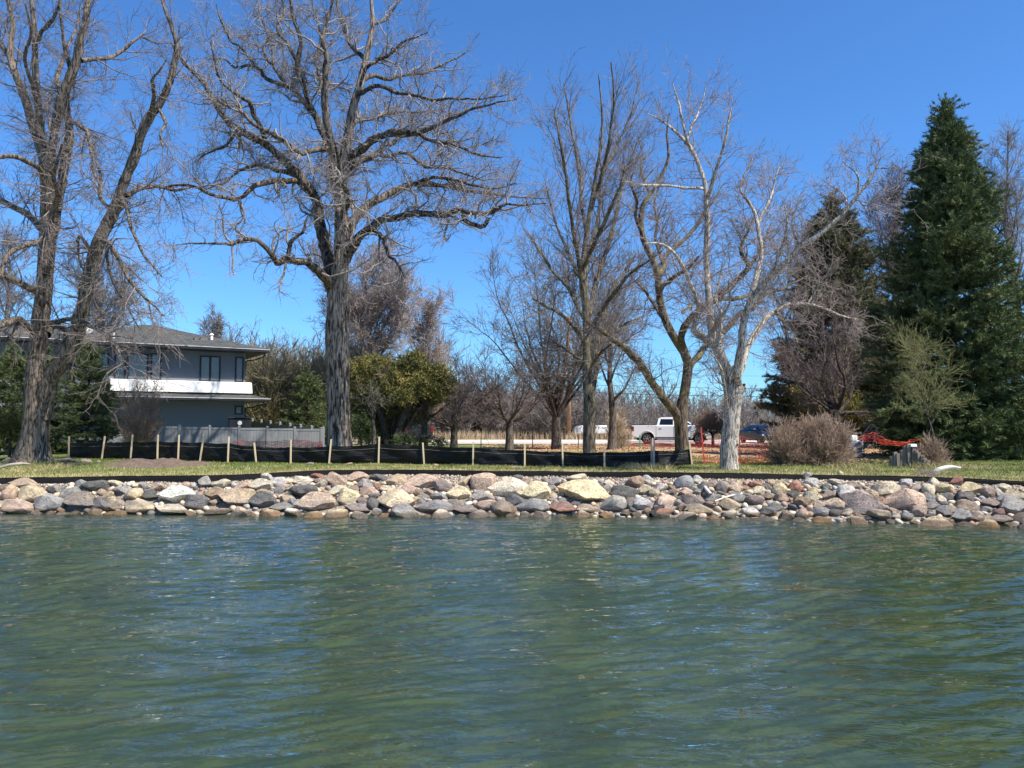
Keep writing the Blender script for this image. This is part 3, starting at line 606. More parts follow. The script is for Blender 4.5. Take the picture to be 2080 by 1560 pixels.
# --------------------------------------------------------------- crooked dark tree
def crooked():
    d = 32.
    tr = [(1386,915,15),(1384,890,14.4),(1382,860,14),(1382,838,14),(1386,815,11),(1391,790,10.4),(1396,760,10.6),(1398,742,10.6),(1396,727,11),(1388,712,9.6),(1376,695,9),(1364,675,8.6),(1353,652,8.4),(1345,630,8.2),(1340,605,8),(1338,580,7.8),(1337,560,7.8),(1332,540,8),(1325,525,7),(1314,505,6.6),(1306,485,6.4),(1303,460,6),(1302,435,5.6),(1308,412,5),(1320,396,4.6),(1334,375,4),(1346,354,3.6),(1354,335,3.2),(1358,315,3),(1354,270,2.4),(1360,230,1.4)]
    L = [
     [(1379,850,0,11),(1368,832,-.3,9),(1354,815,-.6,8.4),(1340,795,-1,8),(1325,775,-1.3,7.6),(1310,753,-1.6,7.4),(1298,735,-1.9,7),(1285,722,-2.1,6.6),(1268,706,-2.4,6),(1250,694,-2.7,5.4),(1232,682,-3,4.6),(1212,668,-3.3,3.6),(1192,655,-3.6,1.6)],
     [(1398,745,0,8),(1408,735,.3,7.4),(1420,722,.5,7),(1431,706,.8,6.6),(1446,692,1.1,6.4),(1465,678,1.4,6.2),(1480,662,1.7,6),(1494,646,1.9,5.8),(1508,636,2.1,5.6),(1523,629,2.3,5.2),(1535,618,2.5,5),(1550,602,2.7,4.4),(1572,590,3,3.6),(1600,582,3.3,2.6),(1640,560,3.6,1.4)],
     [(1389,712,0,8),(1386,694,-.3,7.4),(1387,678,-.5,7.2),(1394,660,-.7,7),(1404,645,-.9,7),(1418,632,-1.1,6.8),(1434,620,-1.3,6.6),(1449,610,-1.5,6.2),(1465,598,-1.7,6),(1480,584,-1.9,5.8),(1494,570,-2.1,5.6),(1510,556,-2.3,5.4),(1519,545,-2.5,5.2),(1513,530,-2.6,4),(1503,512,-2.7,3.4),(1508,492,-2.8,3),(1520,470,-2.9,2.6),(1528,450,-3,1.8),(1545,425,-3.1,1)],
     [(1519,545,-2.5,3.4),(1530,530,-2.4,3),(1542,515,-2.2,2.8),(1540,498,-2,2.6),(1556,480,-1.9,2.2),(1570,450,-1.8,1)],
     [(1436,618,-1.3,5),(1456,608,-.8,4.8),(1480,606,-.4,4.6),(1505,606,0,4.4),(1520,600,.3,3.6),(1545,590,.6,2.8),(1580,560,.8,2),(1610,540,1,1)],
     [(1340,560,0,6),(1348,540,.6,5.4),(1350,520,1,5),(1362,510,1.4,4.8),(1378,497,1.8,4.6),(1392,484,2.1,4.4),(1408,469,2.4,4.2),(1418,455,2.7,4),(1425,442,2.9,3.6),(1440,420,3.1,2.8),(1460,395,3.3,1.4)],
     [(1346,535,.6,4),(1340,510,1.4,3.6),(1332,480,2,3.2),(1336,450,2.5,2.8),(1330,410,3,2),(1338,370,3.4,1)],
     [(1430,618,-1.3,2.6),(1412,616,-1.8,2.6),(1398,625,-2.2,2.4),(1384,637,-2.5,2)],
     [(1304,470,0,4),(1290,440,-1,3.4),(1294,410,-1.7,3),(1282,380,-2.3,2.4),(1290,340,-2.8,1.2)],
     [(1322,395,0,3.4),(1310,370,1,3),(1300,350,1.7,2.6),(1305,310,2.3,1.6),(1296,270,2.7,.8)],
     [(1339,600,0,5),(1350,580,-1.8,4.4),(1372,560,-3,3.8),(1396,548,-4,3),(1420,520,-4.8,1.6)],
     [(1350,648,0,5),(1334,630,1.8,4),(1318,600,3.2,3.4),(1300,580,4.2,2.4),(1280,560,5,1.2)],
    ]
    lv = [dict(per_m=3.0, L=(.7, 2.2), ang=(52, 18), K=8, ratio=.5, rk=.012, wig=.24, trop=(0, 0, .05), t0=.15, Lpow=.3, S=4),
          dict(per_m=3.4, L=(.3, 1.0), ang=(45, 18), K=5, ratio=.55, rk=.009, wig=.25, trop=(0, 0, .03), t0=.1, rmin=.004),
          dict(per_m=3.8, L=(.14, .45), ang=(42, 18), K=4, ratio=.6, rk=.006, wig=.22, t0=.1, rmin=.0034)]
    hero_tree('crooked_tree', 'bare brown tree with low fork and snaking limbs, its trunk in front of the pickup', d, 1386, tr, L, (B_['crook'], T_['crook']), seed=19, levels=lv, limb_wig=.03)
crooked()
# --------------------------------------------------------------- pale tree
def pale():
    d = 24.
    tr = [(1481,951,21.5),(1481,943,20),(1481,932,19.3),(1482,905,18.6),(1484,870,18),(1486,840,18),(1489,810,18.6),(1491,790,19),(1489,768,16),(1486,750,10),(1485,742,4)]
    L = [
     [(1484,785,0,13),(1478,760,0,12),(1470,735,-.1,11),(1460,712,-.2,10.6),(1449,698,-.3,9),(1436,687,-.4,8),(1423,680,-.5,7.4),(1412,672,-.6,7),(1410,662,-.6,5),(1418,640,-.7,4.6),(1419,622,-.8,4.4),(1414,605,-.9,4.2),(1404,585,-1,4.2),(1394,560,-1.1,4),(1382,536,-1.3,3.6),(1368,515,-1.5,3),(1340,498,-1.7,2.4),(1306,497,-2,1.4)],
     [(1458,708,-.2,8),(1452,692,0,8),(1446,675,0,7.6),(1443,640,.1,7.6),(1440,594,.2,7),(1437,550,.3,6.6),(1434,508,.3,6.2),(1436,478,.4,6),(1436,446,.4,5.6),(1433,410,.5,5),(1430,377,.5,4.8),(1420,345,.6,4.4),(1407,313,.7,4),(1392,292,.8,3.6),(1377,277,.9,3.2),(1360,260,1,2.8),(1342,246,1.1,2),(1315,232,1.2,1)],
     [(1436,412,.5,4.6),(1444,385,.2,4.4),(1452,355,0,4),(1462,322,-.2,3.4),(1470,290,-.4,3),(1480,245,-.6,2.2),(1488,215,-.7,1)],
     [(1407,314,.7,3),(1392,280,.3,2.8),(1382,240,.1,2.4),(1378,205,0,2),(1368,165,-.1,1)],
     [(1392,292,.8,3),(1405,255,1.2,2.6),(1420,225,1.4,2.2),(1432,190,1.6,1.4),(1434,165,1.6,.8)],
     [(1430,384,.5,3),(1412,382,0,3),(1390,380,-.4,2.8),(1360,374,-.8,2.6),(1330,374,-1.1,2.2),(1300,374,-1.4,1.6),(1262,370,-1.6,.8)],
     [(1490,780,0,9),(1500,760,.3,8),(1508,740,.5,7),(1514,722,.7,6.6),(1523,700,.9,6.4),(1535,680,1.1,6.6),(1550,656,1.3,6),(1565,640,1.4,5.4),(1580,630,1.6,5),(1600,619,1.7,4.2),(1625,616,1.9,3.6),(1650,619,2,3.2),(1680,631,2.1,2.6),(1702,642,2.2,2),(1735,650,2.3,1)],
     [(1640,617,1.9,2),(1655,598,1.8,2),(1666,575,1.7,1.8),(1680,555,1.6,1.2),(1690,525,1.5,.6)],
     [(1502,790,0,7),(1498,765,-.4,8),(1500,740,-.6,8),(1504,715,-.8,7.6),(1508,690,-.9,7.4),(1510,660,-1,7.2),(1515,635,-1.1,7),(1526,608,-1.2,6.8),(1540,588,-1.3,6.4),(1555,570,-1.4,6.2),(1576,550,-1.5,6),(1598,531,-1.6,6),(1622,505,-1.7,5.8),(1650,486,-1.8,5.2),(1680,462,-1.9,4.4),(1704,442,-2,4),(1726,415,-2.1,3.6),(1746,392,-2.2,3),(1760,372,-2.2,2.4),(1772,355,-2.3,2),(1784,335,-2.3,1.4),(1792,318,-2.4,.7)],
     [(1744,394,-2.2,2),(1740,370,-2.4,2),(1733,350,-2.5,1.8),(1722,335,-2.6,1.2),(1715,320,-2.7,.7)],
     [(1718,430,-2.1,2),(1715,405,-1.7,2),(1706,385,-1.4,1.6),(1688,372,-1.2,1.2),(1668,358,-1,.7)],
     [(1736,405,-2.1,1.6),(1752,412,-2.4,1.6),(1764,416,-2.6,1.2),(1775,408,-2.7,.6)],
     [(1780,342,-2.3,1.4),(1796,340,-2.4,1.2),(1810,340,-2.5,.8),(1818,346,-2.5,.5)],
     [(1624,503,-1.7,3),(1622,488,-1.9,2.6),(1614,470,-2,2.2),(1606,450,-2.1,1.4),(1612,425,-2.2,.8)],
     [(1520,612,-1.1,5),(1532,580,-.6,5),(1540,555,-.2,4.8),(1546,525,0,4.6),(1546,505,.1,4.6),(1540,480,.2,4.4),(1537,458,.3,4.2),(1530,435,.4,4),(1519,415,.5,3.6),(1508,398,.6,3),(1500,385,.7,2.6),(1515,350,.8,2),(1530,320,.9,1)],
     [(1538,465,.3,3),(1550,430,.9,2.8),(1565,395,1.3,2.4),(1575,360,1.6,1.8),(1590,330,1.8,1)],
     [(1459,706,-.1,6),(1465,690,.6,5),(1462,665,1,4.4),(1466,640,1.3,3.6),(1455,610,1.6,3),(1462,575,1.8,2.4),(1470,530,2,1.4)],
     [(1448,672,0,4.6),(1456,655,-.9,4),(1470,640,-1.5,3),(1485,610,-2,2.2),(1480,570,-2.4,1.4)],
     [(1560,568,-1.4,3),(1580,530,-2.1,2.8),(1592,500,-2.5,2.4),(1600,460,-2.9,1.8),(1590,420,-3.1,1)],
     [(1576,634,1.5,3),(1590,645,1.9,2.4),(1602,662,2.2,2),(1612,685,2.4,1.4),(1620,705,2.5,.8)],
     [(1480,845,0,5),(1474,800,-.6,3),(1465,760,-1,3),(1455,735,-1.3,1.8),(1440,715,-1.5,1)],
    ]
    root = None
    lv = [dict(per_m=4.4, L=(.6, 2.0), ang=(50, 18), K=8, ratio=.4, rk=.010, wig=.2, trop=(0, 0, .03), t0=.2, Lpow=.62, S=4),
          dict(per_m=4.2, L=(.25, .9), ang=(45, 18), K=5, ratio=.55, rk=.007, wig=.22, trop=(0, 0, .02), t0=.1, rmin=.0036),
          dict(per_m=3.8, L=(.12, .4), ang=(42, 18), K=4, ratio=.6, rk=.005, wig=.2, t0=.1, rmin=.003)]
    root = hero_tree('pale_barked_tree', 'pale whitish barked bare tree on the grass right of the silt fence end', d, 1481, tr, L, (B_['white'], T_['white']), seed=23, levels=lv, limb_wig=.012, flare=.35)
    b = Vector(root.location)
    # broken stub, gnarled knot and dark hollows on the trunk
    q = [tuple(P(x, y, d-.1))+(r*d/F,) for x, y, r in ((1497,770,7),(1503,735,6.5),(1507,710,6),(1508,690,8.5),(1508,665,7.5),(1508,664,.5))]
    p, r = spline(q, 14); TB().add(p, r, 10).build('broken_stub', B_['white'], root, b)
    q = [tuple(P(x, y, d-.15))+(r*d/F,) for x, y, r in ((1494,802,7),(1503,794,8),(1510,788,7.4),(1514,785,5),(1515,784,.4))]
    p, r = spline(q, 14); TB().add(p, r, 10).build('knot', B_['white'], root, b)
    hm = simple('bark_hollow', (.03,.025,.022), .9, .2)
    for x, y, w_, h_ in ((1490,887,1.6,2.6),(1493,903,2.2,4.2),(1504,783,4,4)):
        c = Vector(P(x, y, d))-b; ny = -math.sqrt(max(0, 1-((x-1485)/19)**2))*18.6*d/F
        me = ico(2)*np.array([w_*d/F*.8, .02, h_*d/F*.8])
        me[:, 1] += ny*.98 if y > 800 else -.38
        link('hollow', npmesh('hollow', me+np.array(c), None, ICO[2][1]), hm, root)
ICO = {}
def ico(n):
    if n not in ICO:
        bm = bmesh.new(); bmesh.ops.create_icosphere(bm, subdivisions=n, radius=1)
        ICO[n] = (np.array([v.co[:] for v in bm.verts]), np.array([[v.index for v in f.verts] for f in bm.faces])); bm.free()
    return ICO[n][0].copy()

pale()
# --------------------------------------------------------------- generic bare trees
def gtree(name, label, px, d, top, halfw, fork, r_px, mats, seed, nl=9, ang=38, lean=0, wig=.1, dens=1., up=.03, multi=0, leader=True, cat_='tree', group=None, tw=1., low=.0, limbs=True):
    """top/fork: photo rows of crown top and first fork; halfw: crown half width in px"""
    rng = np.random.default_rng(seed); b = gp(px, d); s = d/F
    H = P(px, top, d)[2]-b[2]; zf = P(px, fork, d)[2]-b[2]; W = halfw*s; r0 = r_px*s
    root = empty(name, b, 0, label, cat_, group); b = np.array(b); tb = TB()
    par = []
    def limb(p0, az, a, L, r, K=12, w=wig, upk=up):
        dr = np.array([math.cos(az)*math.sin(a), math.sin(az)*math.sin(a), math.cos(a)]); p = [np.array(p0)]
        for k in range(K-1):
            dr = dr+rng.normal(size=3)*w*1.1+np.array([0, 0, upk]); dr /= np.linalg.norm(dr); p.append(p[-1]+dr*L/(K-1))
        return np.array(p), r*(1-np.linspace(0, 1, K))**1.15+.004
    if multi:
        for i in range(multi):
            az = rng.uniform(0, 6.28); p, r = limb(b+np.array([math.cos(az)*r0*.8, math.sin(az)*r0*.8, -.1]), az, math.radians(rng.uniform(2, 14)), H*rng.uniform(.75, 1), r0*rng.uniform(.5, .9), 16, wig*.5)
            tb.add(p, r, 8); par.append((p, r))
            for j in range(nl):
                t = rng.uniform(.15, .85); k = int(t*15); q, rr = limb(p[k], rng.uniform(0, 6.28), math.radians(rng.normal(ang, 8)), W*rng.uniform(.5, 1.05), r[k]*.6); par.append((q, rr)); tb.add(q, rr, 6)
    else:
        K = 16
        if leader:
            pts = [b+np.array([lean*s*t, 0, H*t-.15*(t == 0)])+(rng.normal(size=3)*np.array([1, 1, 0])*.16*H/10*(t > .1)) for t in np.linspace(0, 1, 8)]
            q = [tuple(p)+(r0*(1.25 if i == 0 else 1)*max(.08, 1-.98*(i/7)**.9),) for i, p in enumerate(pts)]
        else:
            q = [tuple(b+np.array([0, 0, -.15]))+(r0*1.25,), tuple(b+np.array([lean*s*.2, 0, zf*.45]))+(r0,), tuple(b+np.array([lean*s*.4, 0, zf*1.05]))+(r0*.85,)]
        p, r = spline(q, 22); tb.add(p, r, 12)
        par.append((p[len(p)//2:], r[len(p)//2:])) if leader else None
        for j in range(nl):
            az = 2.4*j+rng.uniform(-.5, .5)
            if leader:
                t = min(.95, (zf/H)+(1-zf/H)*(j/nl)**1.1*.8); k = int(t*21); L = W*1.45*math.sqrt(max(.12, 1-((t-.5)/.6)**2))*rng.uniform(.75, 1.1); rr0 = r[k]*.5
                a = math.radians(rng.normal(ang, 7))*(1.35-.7*t)
            else:
                k = -1-int(rng.integers(0, 3)); L = (H-zf)*rng.uniform(.8, 1.05); rr0 = r0*rng.uniform(.22, .5); a = math.radians(abs(rng.normal(ang, 14))+4)
            q, rr = limb(p[k], az, a, L, rr0, 14); tb.add(q, rr, 7); par.append((q, rr))
    tb.build('trunk', mats[0], root, b)
    Pm = np.concatenate([resamp(a[None], 16) for a, _ in par]); Rm = np.concatenate([resamp(r[None, :, None], 16)[..., 0] for _, r in par])
    sc = W/3.; dens = dens*.9
    rm = max(.0034, d*.00012)*tw
    crown(rng, root, b, (Pm, Rm), [
        dict(per_m=3.6*dens/max(.6, sc)**.5, L=(.5*max(.5, sc), 1.7*max(.5, sc)), ang=(40, 12), K=6, ratio=.55, rk=.010, wig=wig*1.1, trop=(0, 0, up), t0=.12+low, Lpow=.35, rmin=rm*1.3),
        dict(per_m=3.8*dens, L=(.3*sc**.5, 1.0*sc**.5), ang=(38, 12), K=5, ratio=.6, rk=.008, wig=wig*1.2, trop=(0, 0, up), t0=.1, rmin=rm),
        dict(per_m=2.6*dens, L=(.15, .45), ang=(38, 12), K=3, ratio=.6, rk=.006, wig=wig, trop=(0, 0, up*.5), t0=.1, rmin=rm*.85)], mats)
    return root
G = lambda a, b: (B_[a], T_[b])
gtree('bare_tree', 'bare tree with several dark upswept stems, just left of the tall slender tree', 1130, 44, 495, 150, 850, 9.5, G('grey','grey'), 31, nl=15, ang=26, wig=.09, leader=False, dens=1.1)
gtree('bare_tree', 'small bare wide-branching tree with short forked trunk, second left of the tall slender tree', 1035, 42, 690, 100, 858, 8, G('grey','purple'), 32, nl=10, ang=44, wig=.12, leader=False, dens=1.1)
gtree('crabapple_tree', 'purplish twiggy small tree with a pale forked trunk, right of the olive evergreen', 922, 41, 690, 100, 870, 7.5, G('grey','purple'), 33, nl=12, ang=42, wig=.13, leader=False, dens=1.35)
gtree('bare_tree', 'bare tree with a reddish tinge standing just right of the tall slender tree', 1243, 43, 560, 85, 800, 9, G('grey','grey'), 34, nl=12, ang=36, wig=.1, leader=True, dens=1.0)
gtree('budding_tree', 'rounded tree with reddish budding twigs rising behind the oak trunk', 738, 56, 552, 125, 760, 11, G('grey','red'), 35, nl=20, ang=40, wig=.08, leader=True, dens=1.5, tw=1.1)
gtree('budding_tree', 'narrower pinkish budding tree right of the rounded one behind the oak', 868, 60, 620, 75, 780, 8, G('grey','red'), 36, nl=16, ang=30, wig=.08, leader=True, dens=1.3)
gtree('birch_tree', 'fine twigged birch with white stems between the two spruces', 1812, 48, 368, 85, 620, 8, G('birch','purple'), 37, nl=20, ang=30, wig=.09, leader=True, dens=1.3, lean=10)
gtree('birch_tree', 'leaning birch with pale stems left of the white stemmed one, behind the spruces', 1760, 47, 430, 60, 640, 5, G('birch','grey'), 38, nl=12, ang=30, wig=.09, leader=True, dens=1., lean=-50)
gtree('tall_bare_tree', 'tall bare tree at the right edge rising behind the big spruce', 2075, 42, 265, 95, 560, 12, G('grey','grey'), 39, nl=20, ang=34, wig=.09, leader=True, dens=1.1)
gtree('crabapple_tree', 'brownish purple twiggy tree with a pale split trunk in front of the left spruce', 1702, 38, 590, 105, 838, 10, G('grey','purple'), 40, nl=13, ang=40, wig=.14, leader=False, dens=1.1)
gtree('bare_tree', 'bare round-topped tree showing above the house roof behind the left tree', 190, 62, 560, 95, 700, 8, G('grey','grey'), 41, nl=16, ang=42, wig=.09, leader=True, dens=1.2)
gtree('bare_tree', 'small bare tree just showing over the right part of the house roof', 430, 70, 652, 50, 740, 5, G('grey','grey'), 42, nl=12, ang=28, wig=.07, leader=True, dens=1.2)
gtree('bare_tree', 'bare tree at the far left edge behind the evergreens', 10, 44, 470, 85, 720, 9, G('grey','grey'), 43, nl=14, ang=38, wig=.12, leader=True, dens=1.2)
gtree('sapling', 'thin young tree with greenish buds in front of the big spruce', 1906, 27, 680, 58, 850, 2.2, (B_['grey'], T_['bud']), 44, nl=20, ang=48, wig=.12, leader=True, dens=1.5, lean=-45, tw=.75)
gtree('bare_tree', 'little bare tree with pale twigs beside the oak trunk under the olive evergreen', 758, 37, 800, 45, 850, 6, G('grey','grey'), 45, nl=8, ang=45, wig=.15, leader=True, dens=.8)
gtree('bare_tree', 'slim double stemmed trunk right of the olive evergreen', 862, 40, 720, 60, 860, 7, G('grey','brown'), 46, nl=10, ang=30, wig=.12, leader=False, dens=1.)
gtree('small_round_tree', 'small clipped round-headed tree beside the front of the white pickup', 1452-4, 54, 842, 22, 884, 3, G('dark','brown'), 47, nl=14, ang=42, wig=.1, leader=False, dens=2.2)
gtree('bare_tree', 'bare tree with thin dark stems behind the left spruce', 1600, 60, 430, 90, 700, 6, G('grey','grey'), 48, nl=14, ang=34, wig=.1, leader=True, dens=.9)
# shrubs -----------------------------------------------------------
def shrub(name, label, px, d, top, halfw, mat, seed, n=90, cat_='shrub', group=None, spread=38, up=.06, dens=1.):
    rng = np.random.default_rng(seed); b = np.array(gp(px, d)); s = d/F; H = P(px, top, d)[2]-b[2]; W = halfw*s
    root = empty(name, tuple(b), 0, label, cat_, group)
    az = rng.uniform(0, 6.28, n); rr = W*.35*np.sqrt(rng.uniform(0, 1, n)); K = 7
    base = np.stack([b[0]+np.cos(az)*rr, b[1]+np.sin(az)*rr, np.full(n, b[2]-.05)], 1)
    el_ = np.radians(np.abs(rng.normal(0, spread, n))); el_ = np.minimum(el_, 1.25)
    dr = np.stack([np.cos(az)*np.sin(el_), np.sin(az)*np.sin(el_), np.cos(el_)], 1); L = 1/np.sqrt((np.sin(el_)/(W*.8))**2+(np.cos(el_)/H)**2)*rng.uniform(.68, 1.06, n)
    P_ = np.zeros((n, K, 3)); P_[:, 0] = base
    for k in range(1, K):
        dr = dr+rng.normal(size=(n, 3))*.09+np.array([0, 0, up*.5]); dr /= np.linalg.norm(dr, axis=1, keepdims=True); P_[:, k] = P_[:, k-1]+dr*(L/(K-1))[:, None]
    R = np.linspace(.011, .004, K)[None]*np.ones((n, 1))*max(1, d/35)
    rm = max(.0032, d*.00011)
    tb = TB().add(P_, R, 4); tb.build('stems', mat, root, b)
    crown(rng, root, b, (P_, R), [dict(per_m=6*dens, L=(.15, .6), ang=(32, 12), K=4, ratio=.6, rk=.01, wig=.12, trop=(0, 0, up), t0=.2, rmin=rm*1.1), dict(per_m=6*dens, L=(.1, .3), ang=(32, 12), K=3, ratio=.7, rk=.01, wig=.12, trop=(0, 0, up), t0=.1, rmin=rm)], (mat, mat), 'twigs')
    return root
shrub('bare_shrub', 'large rounded reddish-brown bare shrub on the grass right of the pale tree', 1668, 26.5, 858, 62, T_['brown'], 51, n=340, dens=1.2)
shrub('bare_shrub', 'smaller reddish-brown bare shrub against the left side of the large rounded one', 1598, 26.3, 866, 36, T_['brown'], 52, n=180, dens=1.1)
shrub('bare_shrub', 'pale brown upright bare shrub in front of the house by the grey fence', 284, 36, 770, 44, T_['brown'], 53, n=90, spread=18, dens=.9)
shrub('bare_shrub', 'low reddish tangled shrub just right of the stepped timbers', 1893, 25.6, 900, 24, T_['brown'], 54, n=80, dens=1.1)
shrub('bare_shrub', 'straw coloured twiggy shrub behind the trunk right of the slender tree', 1254, 46, 825, 22, T_['tan'], 55, n=70, spread=22)
# far thickets read as one mass
def thicket(name, label, x0, x1, d0, d1, h0, h1, n, mat, seed, ns=9, dens=1., shrubby=0.3):
    rng = np.random.default_rng(seed); tb = TB()
    d = rng.uniform(d0, d1, n); px = rng.uniform(x0, x1, n); x = (px-1040)/F*d; H = rng.uniform(h0, h1, n)
    z = gz(x, d, False)
    idx = np.repeat(np.arange(n), ns); N = len(idx); az = rng.uniform(0, 6.28, N); a = np.abs(rng.normal(0, .34, N))+.04
    dr = np.stack([np.cos(az)*np.sin(a), np.sin(az)*np.sin(a), np.cos(a)], 1); L = H[idx]*rng.uniform(.55, 1, N); K = 6
    Q = np.zeros((N, K, 3)); Q[:, 0] = np.stack([x, d, z-.1], 1)[idx]+rng.normal(size=(N, 3))*np.array([.3, .3, 0])
    for k in range(1, K):
        dr = dr+rng.normal(size=(N, 3))*.10+np.array([0, 0, .03]); dr /= np.linalg.norm(dr, axis=1, keepdims=True); Q[:, k] = Q[:, k-1]+dr*(L/(K-1))[:, None]
    md = (d0+d1)/2; rm = md*.00016
    R = np.linspace(.055, .015, K)[None]*(H[idx][:, None]/6); R = np.maximum(R, rm)
    tb.add(Q, R, 4)
    g = grow(rng, Q, R, per_m=1.7*dens, L=(.5*h1/6, 2.0*h1/6), ang=(34, 12), K=4, ratio=.6, rk=.012, wig=.12, trop=(0, 0, .04), t0=.1, Lpow=.3, rmin=rm); tb.add(g[0], g[1], 3)
    g2 = grow(rng, g[0], g[1], per_m=1.6*dens, L=(.25, .9), ang=(34, 12), K=3, ratio=.7, rk=.01, wig=.1, trop=(0, 0, .03), t0=.1, rmin=rm*.8); tb.add(g2[0], g2[1], 3)
    o = tb.build(name, mat, None, (0, 0, 0)); return tag(o, label, kind='stuff')
thicket('far_woods', 'grey-brown bare woods along the far side of the field', 640, 2300, 112, 150, 4.6, 8.2, 330, T_['grey'], 61, ns=7, dens=.8)
thicket('far_woods', 'taller grey bare woods beyond the house and oak', -500, 900, 92, 125, 9, 15.5, 150, T_['grey'], 62, ns=8, dens=.8)
thicket('willow_thicket', 'tan and olive willow brush between the house and the oak', 470, 700, 57, 74, 5.0, 8.0, 80, T_['olive'], 63, ns=16, dens=1.5)
thicket('brush_thicket', 'dark grey-brown tangled brush along the road between the oak and the slender tree', 720, 1260, 77, 92, 3.4, 6.0, 110, T_['grey'], 64, ns=13, dens=1.4)
thicket('brush_thicket', 'low brown brush behind the vehicles', 1250, 2150, 100, 118, 2.6, 4.4, 160, T_['grey'], 65, ns=9, dens=.8)
# --------------------------------------------------------------- evergreens
def tufts(rng, pos, dirs, L, wdt, spread=.7, n=3):
    "n thin needle-spray triangles at every position"
    N = len(pos); idx = np.repeat(np.arange(N), n); M_ = len(idx)
    d = dirs[idx]+rng.normal(size=(M_, 3))*spread; d /= np.linalg.norm(d, axis=1, keepdims=True)
    rd = rng.normal(size=(M_, 3)); s = np.cross(d, rd); s /= np.linalg.norm(s, axis=1, keepdims=True)
    ln = (L*rng.uniform(.6, 1.25, M_))[:, None]; ww = (wdt*rng.uniform(.7, 1.3, M_))[:, None]; p = pos[idx]+rng.normal(size=(M_, 3))*L*.15
    V = np.stack([p-s*ww*.5, p+s*ww*.5, p+d*ln*.6+s*ww*.35, p+d*ln], 1).reshape(-1, 3)
    b = np.arange(M_)[:, None]*4; return V, np.concatenate([b+np.array([[0, 1, 2]]), b+np.array([[0, 2, 3]])]).astype(np.int32)
def conifer(name, label, px, d, top, halfw, basepy, fm, seed, n=420, tuft=.13, per=30, twd=.17, bottom=.04, droop=.25, group=None, gap=.0, power=.8, cat_='evergreen tree', tn=3, tw=.45):
    rng = np.random.default_rng(seed); b = np.array(gp(px, d)); s = d/F; H = P(px, top, d)[2]-b[2]; W = halfw*s
    root = empty(name, tuple(b), 0, label, cat_, group)
    q = [tuple(b+np.array([0, 0, -.1]))+(H*.016,), tuple(b+np.array([.03, 0, H*.5]))+(H*.009,), tuple(b+np.array([0, 0, H]))+(.012,)]
    p, r = spline(q, 20); TB().add(p, r, 10).build('trunk', B_['dark'], root, b)
    h = bottom+(1-bottom)*np.sort(rng.uniform(0, 1, n)**1.15)*.985
    tier = np.round(h*H/.5)*.5/H; h = np.clip(tw*tier+(1-tw)*h, bottom, .985)
    az = np.arange(n)*2.399+rng.uniform(-.3, .3, n)
    lump = 1+.13*np.sin(az*3+h*9+seed)+.10*np.sin(h*31+az)
    L = W*np.minimum((1-h)**power*1.15, 1)*np.clip((1-h)/.16, .55, 1)*np.clip((h-bottom*.4)/.05+.75, .7, 1)*lump*rng.uniform(.72, 1.08, n)*np.where(h > .88, .8, 1)+.06
    el_ = -droop*(1-h)+.95*h**2.2+rng.normal(0, .07, n); K = 7
    dr = np.stack([np.cos(az)*np.cos(el_), np.sin(az)*np.cos(el_), np.sin(el_)], 1); Q = np.zeros((n, K, 3)); Q[:, 0] = b+np.stack([0*h, 0*h, h*H], 1)
    for k in range(1, K):
        dr = dr+np.array([0, 0, .055])+rng.normal(size=(n, 3))*.035; dr /= np.linalg.norm(dr, axis=1, keepdims=True); Q[:, k] = Q[:, k-1]+dr*(L/(K-1))[:, None]
    R = np.linspace(1, .25, K)[None]*(L*.011+.004)[:, None]
    tb = TB().add(Q, R, 4)
    g = grow(rng, Q, R, per_m=6.0, L=(.18*W/2.2, .62*W/2.2), ang=(48, 10), K=4, ratio=.6, rk=.008, wig=.07, trop=(0, 0, -.01), t0=.22, Lpow=.45, rmin=.003, flat=.75)
    tb.add(g[0], g[1], 3); tb.build('branches', B_['dark'], root, b)
    pos = []; dirs = []
    for A_, k0 in ((Q, 2), (g[0], 0)):
        KK = A_.shape[1]; ln = np.linalg.norm(A_[:, -1]-A_[:, 0], axis=1); c = rng.poisson(ln*per*(1 if k0 == 0 else .8)); idx = np.repeat(np.arange(len(A_)), c)
        f = rng.uniform(k0/(KK-1), 1, len(idx))*(KK-1); i = np.minimum(f.astype(int), KK-2); u = (f-i)[:, None]
        pos.append(A_[idx, i]*(1-u)+A_[idx, i+1]*u); t = A_[idx, i+1]-A_[idx, i]; dirs.append(t/(np.linalg.norm(t, axis=1, keepdims=True)+1e-9)+np.array([0, 0, .15]))
    # leading shoot
    zz = rng.uniform(.93, 1.0, 60); pos.append(b+np.stack([0*zz, 0*zz, zz*H], 1)); dirs.append(np.tile([0, 0, 1.], (60, 1)))
    V, Fc = tufts(rng, np.concatenate(pos), np.concatenate(dirs), tuft, tuft*twd, .55, tn)
    link('needles', npmesh('needles', V-b, None, Fc, smooth=False), fm, root)
    return root
f_spruce = foliage('spruce_needles', (.05,.08,.033), (.15,.18,.066), (.23,.24,.10), 1.3)
f_dull = foliage('dull_needles', (.085,.09,.045), (.20,.18,.095), (.28,.22,.14), .6)
f_young = foliage('young_spruce_needles', (.05,.08,.03), (.13,.16,.06), (.18,.19,.08), 1.3)
f_yew = foliage('yew_leaves', (.085,.09,.026), (.22,.20,.06), (.46,.33,.09), .9)
f_arb = foliage('cedar_leaves', (.07,.08,.022), (.20,.17,.04), (.48,.27,.07), 1.2)
conifer('spruce_tree', 'tall dense dark green spruce at the right with a pointed top', 1940, 32, 202, 166, 930, f_spruce, 71, n=900, per=36, tuft=.15, bottom=.02, power=.72, tw=.75)
